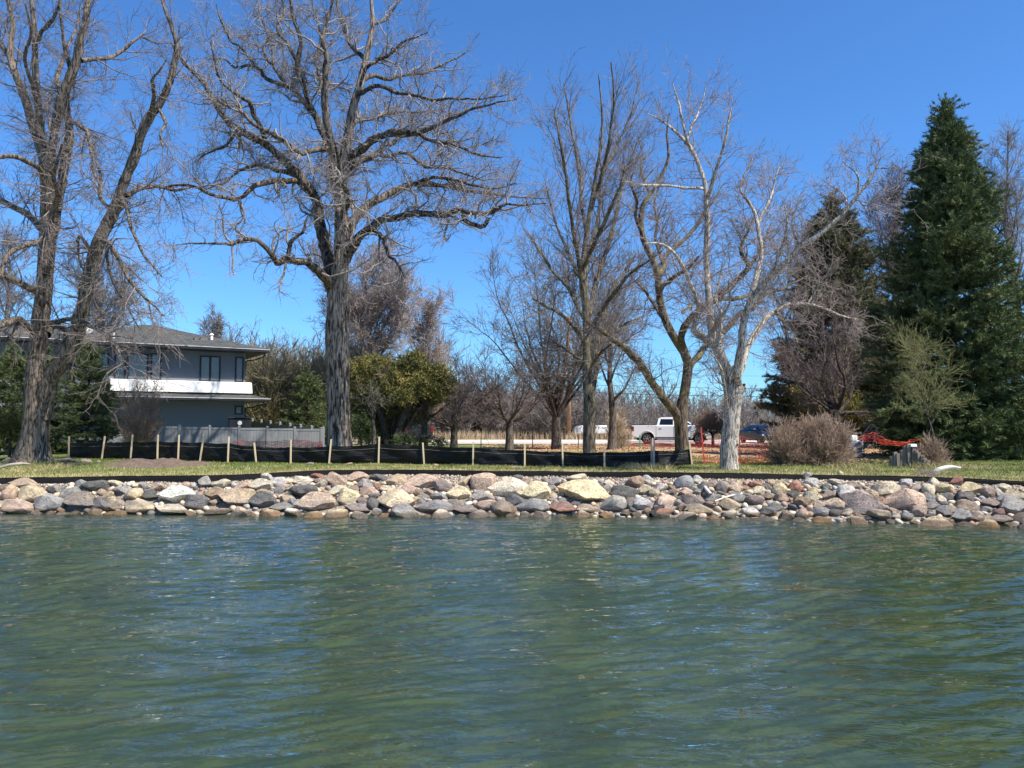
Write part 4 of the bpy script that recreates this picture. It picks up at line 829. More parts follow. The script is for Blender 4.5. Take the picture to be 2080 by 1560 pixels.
conifer('spruce_tree', 'thinner dull green spruce left of the tall dense one', 1702, 47, 402, 132, 885, f_dull, 72, n=560, per=30, tuft=.20, bottom=.10, power=.55)
conifer('spruce_tree', 'brownish evergreen behind the left side of the tall dense spruce', 1822, 50, 480, 70, 885, f_dull, 73, n=260, per=18, tuft=.18, bottom=.08, power=.6)
conifer('young_spruce', 'young green spruce in front of the house windows, right of the forked tree', 176, 37, 688, 72, 900, f_young, 74, n=480, per=26, tuft=.11, bottom=.03, power=.7)
conifer('young_spruce', 'green spruce directly behind the forked trunk, its top beside the bark', 92, 38, 705, 46, 900, f_young, 75, n=380, per=24, tuft=.12, bottom=.03, power=.65)
conifer('young_spruce', 'spreading green spruce at the left edge of the photo', 20, 36, 705, 78, 900, f_young, 76, n=420, per=24, tuft=.12, bottom=.03, power=.55)
conifer('small_spruce', 'dark green spruce behind the grey fence, just left of the oak trunk', 622, 50, 752, 56, 890, f_spruce, 77, n=260, per=18, tuft=.16, bottom=.03, power=.6)
conifer('spruce_tree', 'green spruce at the right edge, beside the tall bare tree', 2095, 35, 560, 80, 900, f_young, 78, n=300, per=20, tuft=.14, bottom=.03, power=.5)
def broad_evergreen(name, label, px, d, blobs, fm, seed, stems, per=1500, tuft=.13, cat_='evergreen tree'):
    "blobs: [(px,py,rx_px,rz_px,dd)] leaf masses; stems: [(px,py,r)...] lists"
    rng = np.random.default_rng(seed); b = np.array(gp(px, d)); s = d/F
    root = empty(name, tuple(b), 0, label, cat_)
    tb = TB(); par = []
    for st in stems:
        q = [tuple(P(x, y, d+dd))+(r*s,) for x, y, dd, r in st]; q[0] = (q[0][0], q[0][1], b[2]-.1, q[0][3]); p, r = spline(q, 14); tb.add(p, r, 8); par.append((resamp(p[None], 14), r[None]))
    tb.build('trunk', B_['dark'], root, b)
    pos = []; dirs = []; tb = TB()
    for x, y, rx, rz, dd in blobs:
        c = np.array(P(x, y, d+dd)); n = int(per*rx*rz/1000); u = rng.normal(size=(n, 3)); u /= np.linalg.norm(u, axis=1, keepdims=True)
        rad = rng.uniform(.35, 1, n)**.6*np.where(rng.uniform(0, 1, n) < .14, rng.uniform(1, 1.45, n), 1)*(1+.30*np.sin(u[:, 0]*7+u[:, 2]*5+x)+.18*np.sin(u[:, 1]*9-u[:, 2]*8+y))
        pos.append(c+u*rad[:, None]*np.array([rx*s, (rx+rz)/2*s, rz*s])); dirs.append(u*.6+np.array([0, 0, .35]))
        m = int(14+rx/3); e = c+u[:m]*np.array([rx*s, (rx+rz)/2*s, rz*s])*.9
        st = par[int(np.argmin([abs(pp[0][0, -1, 0]-c[0]) for pp in par]))][0][0, -1]
        ln = np.stack([st+(e-st)*t+np.array([0, 0, .25*math.sin(t*3.14)]) for t in np.linspace(0, 1, 5)], 1); tb.add(ln, np.linspace(.02, .005, 5)[None]*np.ones((m, 1)), 4)
    tb.build('branches', B_['dark'], root, b)
    V, Fc = tufts(rng, np.concatenate(pos), np.concatenate(dirs), tuft, tuft*.28, .8, 3)
    link('leaves', npmesh('leaves', V-b, None, Fc, smooth=False), fm, root)
    return root
broad_evergreen('yew_tree', 'broad olive green evergreen with dark leaning stems and yellowing tips, right of the oak trunk', 800, 39,
  [(745,762,38,34,.5),(728,792,24,26,0),(768,796,26,24,-.8),(795,770,30,30,-.5),(815,806,24,16,-1.1),(838,748,34,26,.2),(850,785,34,24,-.4),(880,762,30,24,.6),(893,797,24,20,.2),(765,736,28,16,1.2),(914,780,18,22,.2),(800,748,30,18,1.6),(738,826,26,20,.4),(845,724,20,11,.8),(870,812,24,13,.9),(720,750,18,22,.9),(755,845,22,18,1.2),(790,842,26,20,1.0),(825,836,22,16,.6),(735,858,22,20,1.4),(775,872,24,18,1.6),(812,866,22,16,1.3),(850,845,20,14,1.0)],
  f_yew, 81, [[(785,905,0,8),(778,860,0,7),(764,820,.2,6),(748,785,.4,4)],[(800,905,0,9),(812,865,0,8),(828,830,0,7),(842,790,0,4)],[(793,905,.3,6),(800,850,.6,5),(806,800,.9,4),(795,760,1.2,3)],[(806,905,-.2,6),(838,850,.2,5),(870,810,.3,4),(886,780,.4,3)]], tuft=.15)
broad_evergreen('cedar_tree', 'spreading cedar with orange-brown tipped foliage in front of the left spruce', 1690, 43,
  [(1665,800,40,24,0),(1640,820,26,18,.5),(1705,812,36,22,-.4),(1728,835,26,16,.2),(1680,775,26,18,.8),(1625,800,18,16,.8)],
  f_arb, 82, [[(1690,900,0,7),(1688,860,0,6),(1672,815,.2,4)],[(1698,900,0,6),(1705,860,0,5),(1718,825,0,3)]], tuft=.16)
broad_evergreen('cedar_shrub', 'orange-brown tinged evergreen shrub at the foot of the left edge spruces', 22, 30,
  [(18,862,28,26,0),(40,878,18,18,.2),(-10,860,24,26,.3)], f_arb, 83, [[(20,905,0,3),(20,880,0,3),(18,860,0,2)],[(35,905,0,2),(38,890,0,2),(40,878,0,1)]], tuft=.12, cat_='shrub')
broad_evergreen('evergreen_shrub', 'low green juniper shrub under the olive evergreen', 838, 36,
  [(820,893,26,11,0),(850,896,22,10,.2),(895,900,18,9,.1)], f_young, 84, [[(820,905,0,2),(820,900,0,2),(822,892,0,1)],[(850,905,0,2),(852,900,0,2),(850,894,0,1)]], tuft=.11, cat_='shrub')
broad_evergreen('evergreen_shrub', 'bright green low pine shrub between the oak trunk and the olive evergreen', 735, 38,
  [(730,868,22,26,0),(752,885,20,16,.2)], f_young, 85, [[(735,905,0,2),(733,890,0,2),(730,868,0,1)],[(748,905,0,2),(750,895,0,2),(752,885,0,1)]], tuft=.13, cat_='shrub')
# ================================================================== HOUSE
stucco = simple('grey_stucco', (.165,.185,.205), .9, .06, 30, bump=.004)
stucco2 = simple('lower_stucco', (.20,.22,.23), .9, .06, 30, bump=.004)
white_st = simple('white_stucco', (.80,.79,.76), .85, .04, 8, bump=.003)
dark_trim = simple('dark_trim', (.018,.019,.022), .45, .2, 3)
fascia_m = simple('pale_drip_edge', (.55,.55,.54), .4, .1, 3)
glass_m = simple('window_glass', (.03,.038,.045), .06, .2, .6, spec=.8)
blind_m = simple('blind_behind_glass', (.11,.125,.13), .2, .1, .8, spec=.8)
pvc_white = simple('white_plastic', (.8,.8,.78), .4, .03, 3)
def shingle():
    m, nt, b = new_mat('roof_shingles')
    mp = mapping(nt, (1, 1, 1)); br = nd(nt, 'ShaderNodeTexBrick', Scale=1.0); br.inputs['Brick Width'].default_value = .32; br.inputs['Row Height'].default_value = .13; br.inputs['Mortar Size'].default_value = .006
    br.inputs['Color1'].default_value = (.058,.062,.062,1); br.inputs['Color2'].default_value = (.10,.102,.098,1); br.inputs['Mortar'].default_value = (.05,.05,.05,1)
    nt.links.new(mp.outputs[0], br.inputs[0])
    no = nd(nt, 'ShaderNodeTexNoise', Scale=5, Detail=5, Roughness=.7); nt.links.new(mapping(nt, (1, 1.6, 1)).outputs[0], no.inputs[0])
    r = ramp(nt, no.outputs['Fac'], [(.35, (.62,.64,.63)), (.65, (1.35,1.33,1.28))])
    nt.links.new(M(nt, 1.0, br.outputs[0], r.outputs[0], 'MULTIPLY'), b.inputs['Base Color']); b.inputs['Roughness'].default_value = .95; b.inputs['Specular IOR Level'].default_value = .1
    return m
shingles = shingle()
def house():
    CD = 45.; Cx = P(498, 790, CD)[0]; th = math.atan2(.535, .845); g = gzf(Cx, CD)
    c_, s_ = math.cos(th), math.sin(th)
    root = empty('house', (Cx, CD, g), th, 'two storey grey stucco house with white band and dark windows behind the forked ash', 'house')
    def fx(px, off=0.):   # local x on the plane y=off for a photo column
        k = (px-1040)/F/ca*.9985; ox = Cx-s_*off; oy = CD+c_*off
        return (k*oy-ox)/(c_-s_*k)
    def fz(px, py, off=0.):
        x = fx(px, off); return P(px, py, CD+c_*off+s_*x)[2]-g
    ze = fz(550, 717, -1.05)+.02; zl = fz(550, 815, -1.05)
    wb = fz(400, 775); wt = fz(420, 723); bt = fz(500, 778, -.3); bb = fz(500, 799, -.3)
    LX = -27.; xl = fx(222)
    m = MB(); m.box(LX, 0, 0, 10, bb+.1, ze-.02); m.build('upper_wall', stucco, root)
    m = MB(); m.box(LX, -.01, .02, 9.9, -.3, bb+.1); m.build('lower_wall', stucco2, root)
    m = MB(); m.box(xl, .10, -.32, -.003, bb, bt); m.box(.003, .34, -.003, 9.8, bb, bt); m.box(xl, .34, -.32, -.003, bb-.001, bb+.002)
    MB().hull8([(xl,-.34,bb),(.34,-.34,bb),(.34,-.003,bb),(xl,-.003,bb),(xl,-.30,bt),(.30,-.30,bt),(.30,-.003,bt+.05),(xl,-.003,bt+.05)]).box(.003, .32, .0, 9.8, bb, bt).build('white_band', white_st, root)
    o = 1.08
    def hip(name, x0, x1, y0, y1, ridge, z, zr):
        (ax, ay), (bx, by) = ridge
        v = [(x0,y0,z),(x1,y0,z),(x1,y1,z),(x0,y1,z),(ax,ay,zr),(bx,by,zr)]
        e = MB().add(v, [(0,1,5,4),(1,2,5),(2,3,4,5),(3,0,4),(3,2,1,0)]).build(name, shingles, root)
        t = .17
        s = MB()
        s.box(x0, x1, y0, y0+.03, z-t, z-.035); s.box(x1-.03, x1, y0+.03, y1, z-t, z-.035); s.box(x0, x1-.03, y1-.03, y1, z-t, z-.035); s.build('fascia', dark_trim, root)
        MB().box(x0, x1+.02, y0-.02, y0+.04, z-.033, z-.003).box(x1-.04, x1+.02, y0+.041, y1, z-.033, z-.003).build('drip_edge', fascia_m, root)
        MB().box(x0+.03, x1-.04, y0+.04, y1-.04, z-t-.02, z-t+.03).build('soffit', dark_trim, root)
        return e
    za = fz(305, 661, 4.6); zw = fz(60, 659, 4.6)
    R1 = hip('roof', -10.2, o, -o, 10+o, ((-4.9, 4.5), (-4.3, 4.5)), ze+.17, za)
    # left wing
    MB().add([(LX-1,-o+.02,ze+.165),(-9.0,-o+.02,ze+.165),(-6.5,4.6,zw),(LX-1,4.6,zw),(LX-1,10,ze+.165),(-9,10,ze+.165)], [(0,1,2,3),(3,2,5,4)]).build('wing_roof', shingles, root)
    MB().box(LX-1, -10.2, -o, -o+.03, ze, ze+.13).build('fascia', dark_trim, root); MB().box(LX-1, -10.2, -o-.02, -o+.04, ze+.133, ze+.16).build('drip_edge', fascia_m, root)
    MB().box(LX-1, -10.21, -o+.04, 0, ze-.02, ze+.03).build('soffit', dark_trim, root)
    # lower skirt roof
    x0 = xl-1.5; z1 = bb-.02; z0 = zl+.14
    MB().add([(x0,-o-.05,z0),(o+.05,-o-.05,z0),(.1,-.0,z1),(x0,-.0,z1),(o+.05,9.8,z0),(.1,9.8,z1),(x0,-.0,z0-.02),(.1,0,z0-.02),(.1,9.8,z0-.02)],
             [(0,1,2,3),(1,4,5,2),(0,6,7,1),(1,7,8,4),(0,3,6),(4,8,5),(3,2,7,6),(2,5,8,7)]).build('lower_roof', shingles, root)
    MB().box(x0, o+.05, -o-.09, -o-.052, z0-.15, z0-.03).box(o+.052, o+.09, -o-.09, 9.8, z0-.15, z0-.03).build('fascia', dark_trim, root)
    MB().box(x0, o+.1, -o-.11, -o-.05, z0-.028, z0+.004).build('drip_edge', fascia_m, root)
    MB().box(x0, o+.045, -o-.045, -.01, z0-.14, z0-.09).box(.01, o+.045, -.009, 9.8, z0-.14, z0-.09).build('soffit', dark_trim, root)
    def win(pa, pb, ya, yb, panes, blind=(), label=None):
        xa, xb = fx(pa), fx(pb); z0_ = fz((pa+pb)/2, yb); z1_ = fz((pa+pb)/2, ya); f = MB(); t = .075
        f.box(xa, xb, -.06, -.004, z0_, z0_+t); f.box(xa, xb, -.06, -.004, z1_-t, z1_)
        xs_ = [xa+(xb-xa)*k for k in panes]
        for k, x in enumerate(xs_):
            a = x if k == 0 else (x-t if k == len(xs_)-1 else x-t/2); f.box(a, a+t, -.058, -.004, z0_+t+.001, z1_-t-.001)
        w_ = f.build('window', dark_trim, root)
        for k in range(len(xs_)-1):
            MB().box(xs_[k]+t*.9, xs_[k+1]-t*.9 if k < len(xs_)-2 else xs_[k+1]-t*.95, -.022, -.004, z0_+t*.9, z1_-t*.9).build('pane', blind_m if k in blind else glass_m, w_)
        return w_
    win(230, 253, 718, 773, (0, 1)); win(256, 301, 718, 773, (0, .95), (0,)); win(304, 326, 718, 773, (0, 1), (0,))
    win(404, 446, 723, 776, (0, .5, 1), (0, 1)); w4 = win(476, 493, 725, 777, (0, 1), (0,))
    win(197, 219, 717, 790, (0, 1)); win(22, 46, 708, 790, (0, .5, 1)); win(120, 150, 712, 775, (0, .5, 1)); win(477, 493, 824, 842, (0, 1))
    # small things on the roof and walls
    def onroof(px, py):   # approx plane of the front roof slope
        best = None
        for t in np.linspace(-o, 4.4, 60):
            z_ = ze+.17+(za-ze-.17)*(t+o)/(4.5+o)
            e = abs(fz(px, py, t)-z_)
            if best is None or e < best[0]: best = (e, fx(px, t), t, z_)
        return best[1:]
    x, y, z = onroof(427, 690); MB().cyl((x, y, z-.1), .085, .36, n=14).cyl((x, y, z+.26), .13, .06, n=14, r2=.10).cyl((x, y, z+.32), .10, .05, n=14, r2=.04).build('vent_pipe', pvc_white, root, smooth=False)
    x, y, z = onroof(227, 686); MB().cyl((x, y, z-.1), .06, .38, n=12).cyl((x, y, z+.28), .075, .03, n=12).build('vent_pipe', pvc_white, root)
    for px, w_ in ((395, .13), (411, .24)):
        x, y, z = onroof(px, 690); MB().hull8([(x-w_,y-.16,z-.06),(x+w_,y-.16,z-.06),(x+w_,y+.2,z),(x-w_,y+.2,z),(x-w_*.8,y-.1,z+.13),(x+w_*.8,y-.1,z+.13),(x+w_*.8,y+.1,z+.14),(x-w_*.8,y+.1,z+.14)]).build('roof_vent', dark_trim, root, bevel=.02)
    x, y, z = onroof(172, 677); me_ = ico(3); me_[:, 1] *= .16; me_ *= .30
    dsh = link('satellite_dish', npmesh('satellite_dish', me_+np.array([x, y-.1, z+.25]), None, ICO[3][1]), pvc_white, root)
    MB().beam((x, y+.05, z-.1), (x, y-.06, z+.25), .05).build('mast', dark_trim, dsh)
    # downspouts at the right end
    for zz, o2 in ((ze-.12, .95), (zl-.05, .95)):
        q = [(o2, -.6, zz+.02, .035), (o2-.05, -.45, zz-.1, .035), (.45, -.1, zz-.28, .035), (.06, .05, zz-.36, .035), (.04, .06, zz-.8, .035)]
        p_, r_ = spline(q, 16); TB().add(p_, r_, 6).build('downspout', dark_trim, root, (0, 0, 0))
    wl_ = c_, s_
    # black grill cabinet standing by the lower wall
    q = P(486, 870, 42.9); gg = gzf(q[0], q[1]); zt = P(486, 848, 42.9)[2]; o_ = empty('outdoor_cabinet', (q[0], q[1], gg), .4, 'black outdoor cabinet standing against the lower wall of the grey house', 'cabinet')
    h_ = zt-gg; MB().box(-.56, .56, -.35, .35, 0, h_-.06).build('body', dark_trim, o_, bevel=.03); MB().box(-.62, .62, -.40, .40, h_-.055, h_).build('lid', dark_trim, o_, bevel=.015)
    MB().cyl((0, -.36, h_-.3), .12, .03, 'y', 14).build('dial', fascia_m, o_)
    MB().box(-.3, .3, -.42, -.38, h_-.02, h_+.01).build('handle', dark_trim, o_)
house()
# ------------------------------------------------------------------ grey vinyl fence
vinyl = simple('grey_vinyl', (.20,.205,.21), .5, .06, 2)
def vinyl_fence(name, label, A, B, za, zb, n):
    A = Vector((A[0], A[1])); B = Vector((B[0], B[1])); ga = gzf(A.x, A.y); ang = math.atan2(B.y-A.y, B.x-A.x); L = (B-A).length
    root = empty(name, (A.x, A.y, ga), ang, label, 'fence')
    for i in range(n+1):
        t = i/n; x = L*t; zt = (za+(zb-za)*t)-ga
        MB().box(x-.065, x+.065, -.065, .065, -.4, zt+.07).add([(x-.08,-.08,zt+.071),(x+.08,-.08,zt+.071),(x+.08,.08,zt+.071),(x-.08,.08,zt+.071),(x,0,zt+.13)], [(3,2,1,0),(0,1,4),(1,2,4),(2,3,4),(3,0,4)]).build('post', vinyl, root)
        if i < n:
            x1 = L*(i+1)/n-.067; x0 = x+.067; m = MB(); zt2 = zt if za == zb else zt
            m.box(x0, x1, -.04, .04, zt-.11, zt-.0); m.box(x0, x1, -.04, .04, -.02, .10)
            k = int((x1-x0)/.15); w_ = (x1-x0)/k
            for j in range(k): m.box(x0+j*w_+.006, x0+(j+1)*w_-.006, -.02, .02, .101, zt-.111)
            m.box(x0+.01, x1-.01, -.008, .008, .102, zt-.112)
            m.build('panel', vinyl, root)
A1 = gp(300, 38.5); B1 = gp(652, 42.5)
vinyl_fence('vinyl_fence', 'long grey board privacy fence in front of the house, running to the oak', A1, B1, P(300,866,38.5)[2], P(652,872,42.5)[2], 6)
C1 = gp(509, 46.3)
vinyl_fence('vinyl_fence', 'short grey privacy fence run meeting the long one beside the house corner', gp(656, 42.8), gp(512, 50.5), P(652,871,42.8)[2], P(512,853,50.5)[2], 7)
# white picket behind the bare shrub
def picket():
    a = gp(256, 36.9); r = empty('picket_fence', a, .1, 'short white picket fence behind the bare shrub near the house', 'fence')
    for i in range(9): MB().box(i*.135-.03, i*.135+.03, -.012, .012, .0, 1.02-.1*(i % 2)).build('picket', pvc_white, r)
    MB().box(-.05, 1.15, .014, .05, .22, .30).box(-.05, 1.15, .014, .05, .72, .80).build('rail', pvc_white, r)
picket()
# ================================================================== SILT FENCE
stake_m = simple('raw_wood_stake', (.60,.48,.30), .8, .12, 9, msc=(1, 1, .2))
def silt():
    m, nt, b = new_mat('black_silt_fabric')
    no = nd(nt, 'ShaderNodeTexNoise', Scale=3.0, Detail=5, Roughness=.6, Distortion=1.0); nt.links.new(mapping(nt, (.6, .6, 2.6), (0, .35, 0)).outputs[0], no.inputs[0])
    r = ramp(nt, no.outputs['Fac'], [(.45, (.006,.006,.006)), (.72, (.015,.015,.016))]); nt.links.new(r.outputs[0], b.inputs['Base Color'])  # slightly paler streaks stand in for light catching the wrinkles
    b.inputs['Roughness'].default_value = .45; b.inputs['Specular IOR Level'].default_value = .22
    bp = nd(nt, 'ShaderNodeBump', Strength=1, Distance=.07); nt.links.new(no.outputs['Fac'], bp.inputs['Height']); nt.links.new(bp.outputs[0], b.inputs['Normal'])
    # (px, distance, stake top row, fabric top row, lean)
    S_ = [(142,32,886,899,0),(210,31,886,898,5),(268,30.2,883,897,3),(322,29.6,883,896,0),(364,29.2,883,897,1),(409,28.8,882,898,7),(465,28.2,887,900,1),(522,27.9,899,907,-5),(592,27.6,893,908,0),(670,27.4,892,906,4),(770,27.3,887,901,1),(862,27.0,899,904,-3),(961,26.3,897,909,1),(1066,25.8,901,914,0),(1143,25.3,901,917,-1),(1227,25.0,904,918,0),(1326,25.4,905,915,0),(1404,26.2,898,912,-5)]
    pts = [gp(s[0], s[1]) for s in S_]
    root = empty('silt_fence', pts[8], 0, 'long black fabric silt fence on pale wooden stakes across the lawn', 'silt fence')
    o = np.array(pts[8]); rng = np.random.default_rng(4)
    Q = []
    n = 12; NZ = 12; seam = []
    cols = []
    for i in range(len(S_)-1):
        a, b_ = pts[i], pts[i+1]; za = P(S_[i][0], S_[i][3], S_[i][1])[2]; zb = P(S_[i+1][0], S_[i+1][3], S_[i+1][1])[2]
        nn = 16; ph = rng.uniform(0, 6, 4)
        for k in range(nn if i < len(S_)-2 else nn+1):
            t = k/nn; x = a[0]+(b_[0]-a[0])*t; y = a[1]+(b_[1]-a[1])*t; zt = za+(zb-za)*t-.035*math.sin(math.pi*t)*rng.uniform(.9, 1.1)
            zg = gzf(x, y)-.06; cc = []
            for j in range(NZ):
                v = j/(NZ-1); bul = math.sin(math.pi*t)
                off = .05*bul*math.sin(3*v+ph[0])+.028*bul*math.sin(9*t+7*v+ph[1])+.018*bul*math.sin(4*t-13*v+ph[2])+.012*math.sin(21*t+15*v+ph[3])*bul
                if v < .15: off -= .10*(.15-v)/.15
                cc.append((x, y-.03-off, zg+(zt-zg)*v))
            cols.append(cc); seam.append((x, cc[-3][1]-.012, zg+(zt-zg)*.80, .0035))
    V = np.array(cols).reshape(-1, 3); C = len(cols); i = (np.arange(C-1)[:, None]*NZ+np.arange(NZ-1)[None]).ravel()
    link('fabric', npmesh('fabric', V-o, np.stack([i, i+NZ, i+NZ+1, i+1], 1)), m, root)
    sp = np.array(seam); TB().add(sp[:, :3], sp[:, 3], 3).build('seam', simple('seam_thread', (.30,.31,.25), .7), root, o)
    for k, (px, d, st, ft, ln) in enumerate(S_):
        g_ = np.array(pts[k])-o; top = P(px+ln*.45, st, d)[2]-o[2]; lx = ln*d/F*.9
        y_ = g_[1]-.10
        MB().beam((g_[0]-lx*.3, y_, g_[2]-.15), (g_[0]+lx, y_, top), .05, .042).build('stake', stake_m, root)
    return S_
SF = silt()
# grey metal posts near the right end
post_m = simple('weathered_grey_post', (.34,.31,.27), .6, .15, 6); rust_m = simple('rusty_steel', (.09,.05,.04), .7, .3, 8)
def tpost(name, label, px, d, top, m, w_=.045, cap=None, lean=0, group=None, cat_='post'):
    g_ = gp(px, d); h_ = P(px, top, d)[2]-g_[2]; r = empty(name, g_, 0, label, cat_, group)
    MB().beam((0, 0, -.2), (lean, 0, h_), w_, w_*.25).beam((0, .03, -.2), (lean, .03, h_), w_*.25, w_).build('shaft', m, r)
    if cap: MB().beam((lean, .01, h_+.001), (lean, .01, h_+.10), w_*1.1).build('tip', cap, r)
    return r
orange_m = simple('orange_plastic', (.80,.13,.045), .5, .12, 6)
tpost('metal_post', 'tall thin light grey post at the silt fence, left of the pair', 1323, 25.15, 893, post_m, .035)
tpost('metal_post', 'taller grey weathered post close beside the thin light one at the silt fence', 1329, 25.1, 889, simple('grey_wood', (.36,.31,.27), .9, .2, 8), .045)
# ================================================================== ORANGE SAFETY NETTING
net_m = simple('orange_netting', (.66,.10,.05), .55, .12, 6)
net_d = simple('red_netting', (.50,.06,.05), .6, .15, 6)
def netting(name, label, path, cell=.11, seed=0, mat=net_m, sag=.15, group='orange safety netting', w_=.008):
    "path: [(px,d,top_row,height or None)]; a net of thin plastic strips hung along the path"
    rng = np.random.default_rng(seed); pts = []
    for px, d, top, h_ in path:
        g_ = gp(px, d); zt = P(px, top, d)[2]; zb = zt-h_ if h_ else g_[2]+.01; pts.append((g_[0], g_[1], zb, zt))
    pts = np.array(pts); seg = np.linalg.norm(np.diff(pts[:, :2], axis=0), axis=1); cu = np.concatenate([[0], np.cumsum(seg)]); n = max(4, int(cu[-1]/cell))
    t = np.linspace(0, cu[-1], n); c = [np.interp(t, cu, pts[:, k]) for k in range(4)]
    wob = np.convolve(rng.normal(size=n+6), np.ones(7)/7, 'valid')
    rows = max(4, int((c[3]-c[2]).mean()/(cell*.55)))
    G_ = np.zeros((n, rows, 3))
    for j in range(rows):
        v = j/(rows-1); G_[:, j, 0] = c[0]+.10*wob*(1-v); G_[:, j, 1] = c[1]+sag*wob*np.sin(v*3+wob*2)*1.2+.02*rng.normal(size=n); G_[:, j, 2] = c[2]+(c[3]-c[2])*v-.05*abs(wob)*v+.012*rng.normal(size=n)
    tb = TB(); tb.add(np.swapaxes(G_, 0, 1), np.full((rows, n), w_), 3)
    tb.add(G_, np.full((n, rows), w_*.6), 3)
    o = tuple(pts[0, :2])+(pts[0, 2],)
    ob = tb.build(name, mat, None, o); ob.location = o
    return tag(ob, label, 'safety netting', group)
netting('safety_netting', 'sagging orange netting from the dark post to the pale barked tree', [(1427,26.5,905,None),(1440,26.6,925,None),(1462,26.8,932,None),(1478,26.8,935,None)], .09, 1, w_=.006)
netting('safety_netting', 'orange netting hanging between the pale tree and the rusty post by the shrub', [(1490,28.5,905,.5),(1504,29,885,.55),(1530,29.5,893,.5),(1570,30,905,.5),(1590,30,908,.5)], .12, 2, w_=.005)
netting('safety_netting', 'low run of red netting along the leafy ground beside the pickup', [(1265,50,898,None),(1300,49,896,None),(1360,48,897,None),(1420,47,896,None),(1440,46,890,None),(1475,45,893,None),(1500,44,896,None)], .09, 3, net_d, w_=.010)
netting('safety_netting', 'red netting collapsed on the ground between the pale tree and the small shrub', [(1485,27,930,None),(1520,27.3,929,None),(1550,27.6,925,None),(1580,27.8,915,None)], .06, 4, net_d, .5)
netting('safety_netting', 'bunched orange netting heaped on the metal frame right of the large shrub', [(1748,29,888,.15),(1760,29,880,.3),(1774,29,878,.32),(1786,29.2,884,.25),(1796,29,894,.15)], .08, 5, net_d, .5, w_=.010)
netting('safety_netting', 'orange netting lying loose towards the stepped timbers', [(1790,29,890,.2),(1812,28.6,896,.16),(1838,28.4,896,.18),(1862,28.2,889,.16)], .055, 6, net_m, .5, w_=.010)
netting('safety_netting', 'scrap of red netting glimpsed under the branches of the big spruce', [(1905,30.5,886,.12),(1930,30.5,882,.14),(1960,30.8,877,.12),(1990,31,875,.14)], .07, 7, net_d, .2)
netting('safety_netting', 'faded red netting along the foot of the grey privacy fence', [(476,38,893,None),(520,38.3,896,None),(560,38.4,896,None),(600,38.6,893,None),(655,39,897,None)], .10, 8, net_d, w_=.012)
PG = 'posts holding the orange netting'
tpost('fence_post', 'leaning orange wrapped post right of the silt fence end', 1432, 26.4, 868, net_d, .045, None, -.12, PG)
tpost('fence_post', 'thin rusty post between the pale tree and the dark car', 1503, 29, 862, rust_m, .045, orange_m, 0, PG)
tpost('fence_post', 'dark thin post at the left of the rear lawn near the twin trunks', 980-3, 46, 888, rust_m, .05, None, 0, PG)
tpost('fence_post', 'dark thin post in the rear lawn left of the forked small tree', 1082, 46, 883, rust_m, .05, None, 0, PG)
tpost('fence_post', 'dark thin post in the rear lawn left of the slender tree', 1175, 47, 883, rust_m, .05, None, 0, PG)
tpost('marker_post', 'short green marker post in front of the pickup rear wheel', 1300, 48, 884, simple('green_plastic', (.03,.30,.17), .5), .09)
tpost('marker_post', 'pale wooden marker stake in front of the pickup door', 1326, 45, 890, stake_m, .09)
tpost('marker_post', 'white marker post by the road near the utility pole', 1156, 56, 893, pvc_white, .07)
# ================================================================== UTILITY POLE AND WIRES
def pole():
    g_ = gp(1156, 76); h_ = P(1156, 640, 76)[2]-g_[2]; r = empty('utility_pole', g_, 0, 'orange-tan wooden utility pole beyond the road, left of the slender tree', 'utility pole')
    MB().cyl((0, 0, -.3), .20, h_+.3, n=14, r2=.13).build('shaft', simple('pole_wood', (.42,.25,.14), .85, .2, 3, msc=(3, 3, .3)), r, smooth=True)
    MB().beam((-1.1, 0, h_-.7), (1.1, 0, h_-.7), .12).build('crossarm', simple('arm_wood', (.22,.17,.13), .9), r)
    for x in (-1, -.4, .4, 1): MB().cyl((x, 0, h_-.63), .05, .16, n=8).build('insulator', dark_trim, r)
    for a, zrow in (('upper', 790), ('lower', 800)): pass
    wm_ = simple('cable', (.03,.03,.035), .5)
    def wire(label, y0, y1, y2, rr):
        p0 = P(1156, y0, 76); p2 = P(2300, y2, 84); n = 40; t = np.linspace(0, 1, n); p1 = P(1560, y1, 79)
        q = [p0+(rr,), p1+(rr,), p2+(rr,)]; p, r_ = spline(q, n); TB_ = TB().add(p, r_, 4); o = TB_.build('power_line', wm_, None, p0); o.location = p0
        tag(o, label, 'cable', 'overhead lines along the road')
    wire('lowest and thickest overhead cable running right from the utility pole', 796, 806, 809, .028)
    wire('second lowest overhead cable running right from the utility pole', 781, 789.5, 792, .022)
    wire('faint upper overhead cable crossing behind the pale tree', 757, 764, 768, .009)
    wire('faint topmost overhead cable crossing behind the left spruce', 705, 716, 722, .008)
    g_ = gp(533, 72); h_ = P(533, 722, 72)[2]-g_[2]; r = empty('utility_pole', g_, 0, 'weathered utility pole in the brush just right of the house eave', 'utility pole')
    MB().cyl((0, 0, -.3), .15, h_+.3, n=12, r2=.11).build('shaft', post_m, r, smooth=True); MB().beam((-.3, 0, h_-.3), (.9, 0, h_-.3), .1).build('crossarm', post_m, r)
pole()
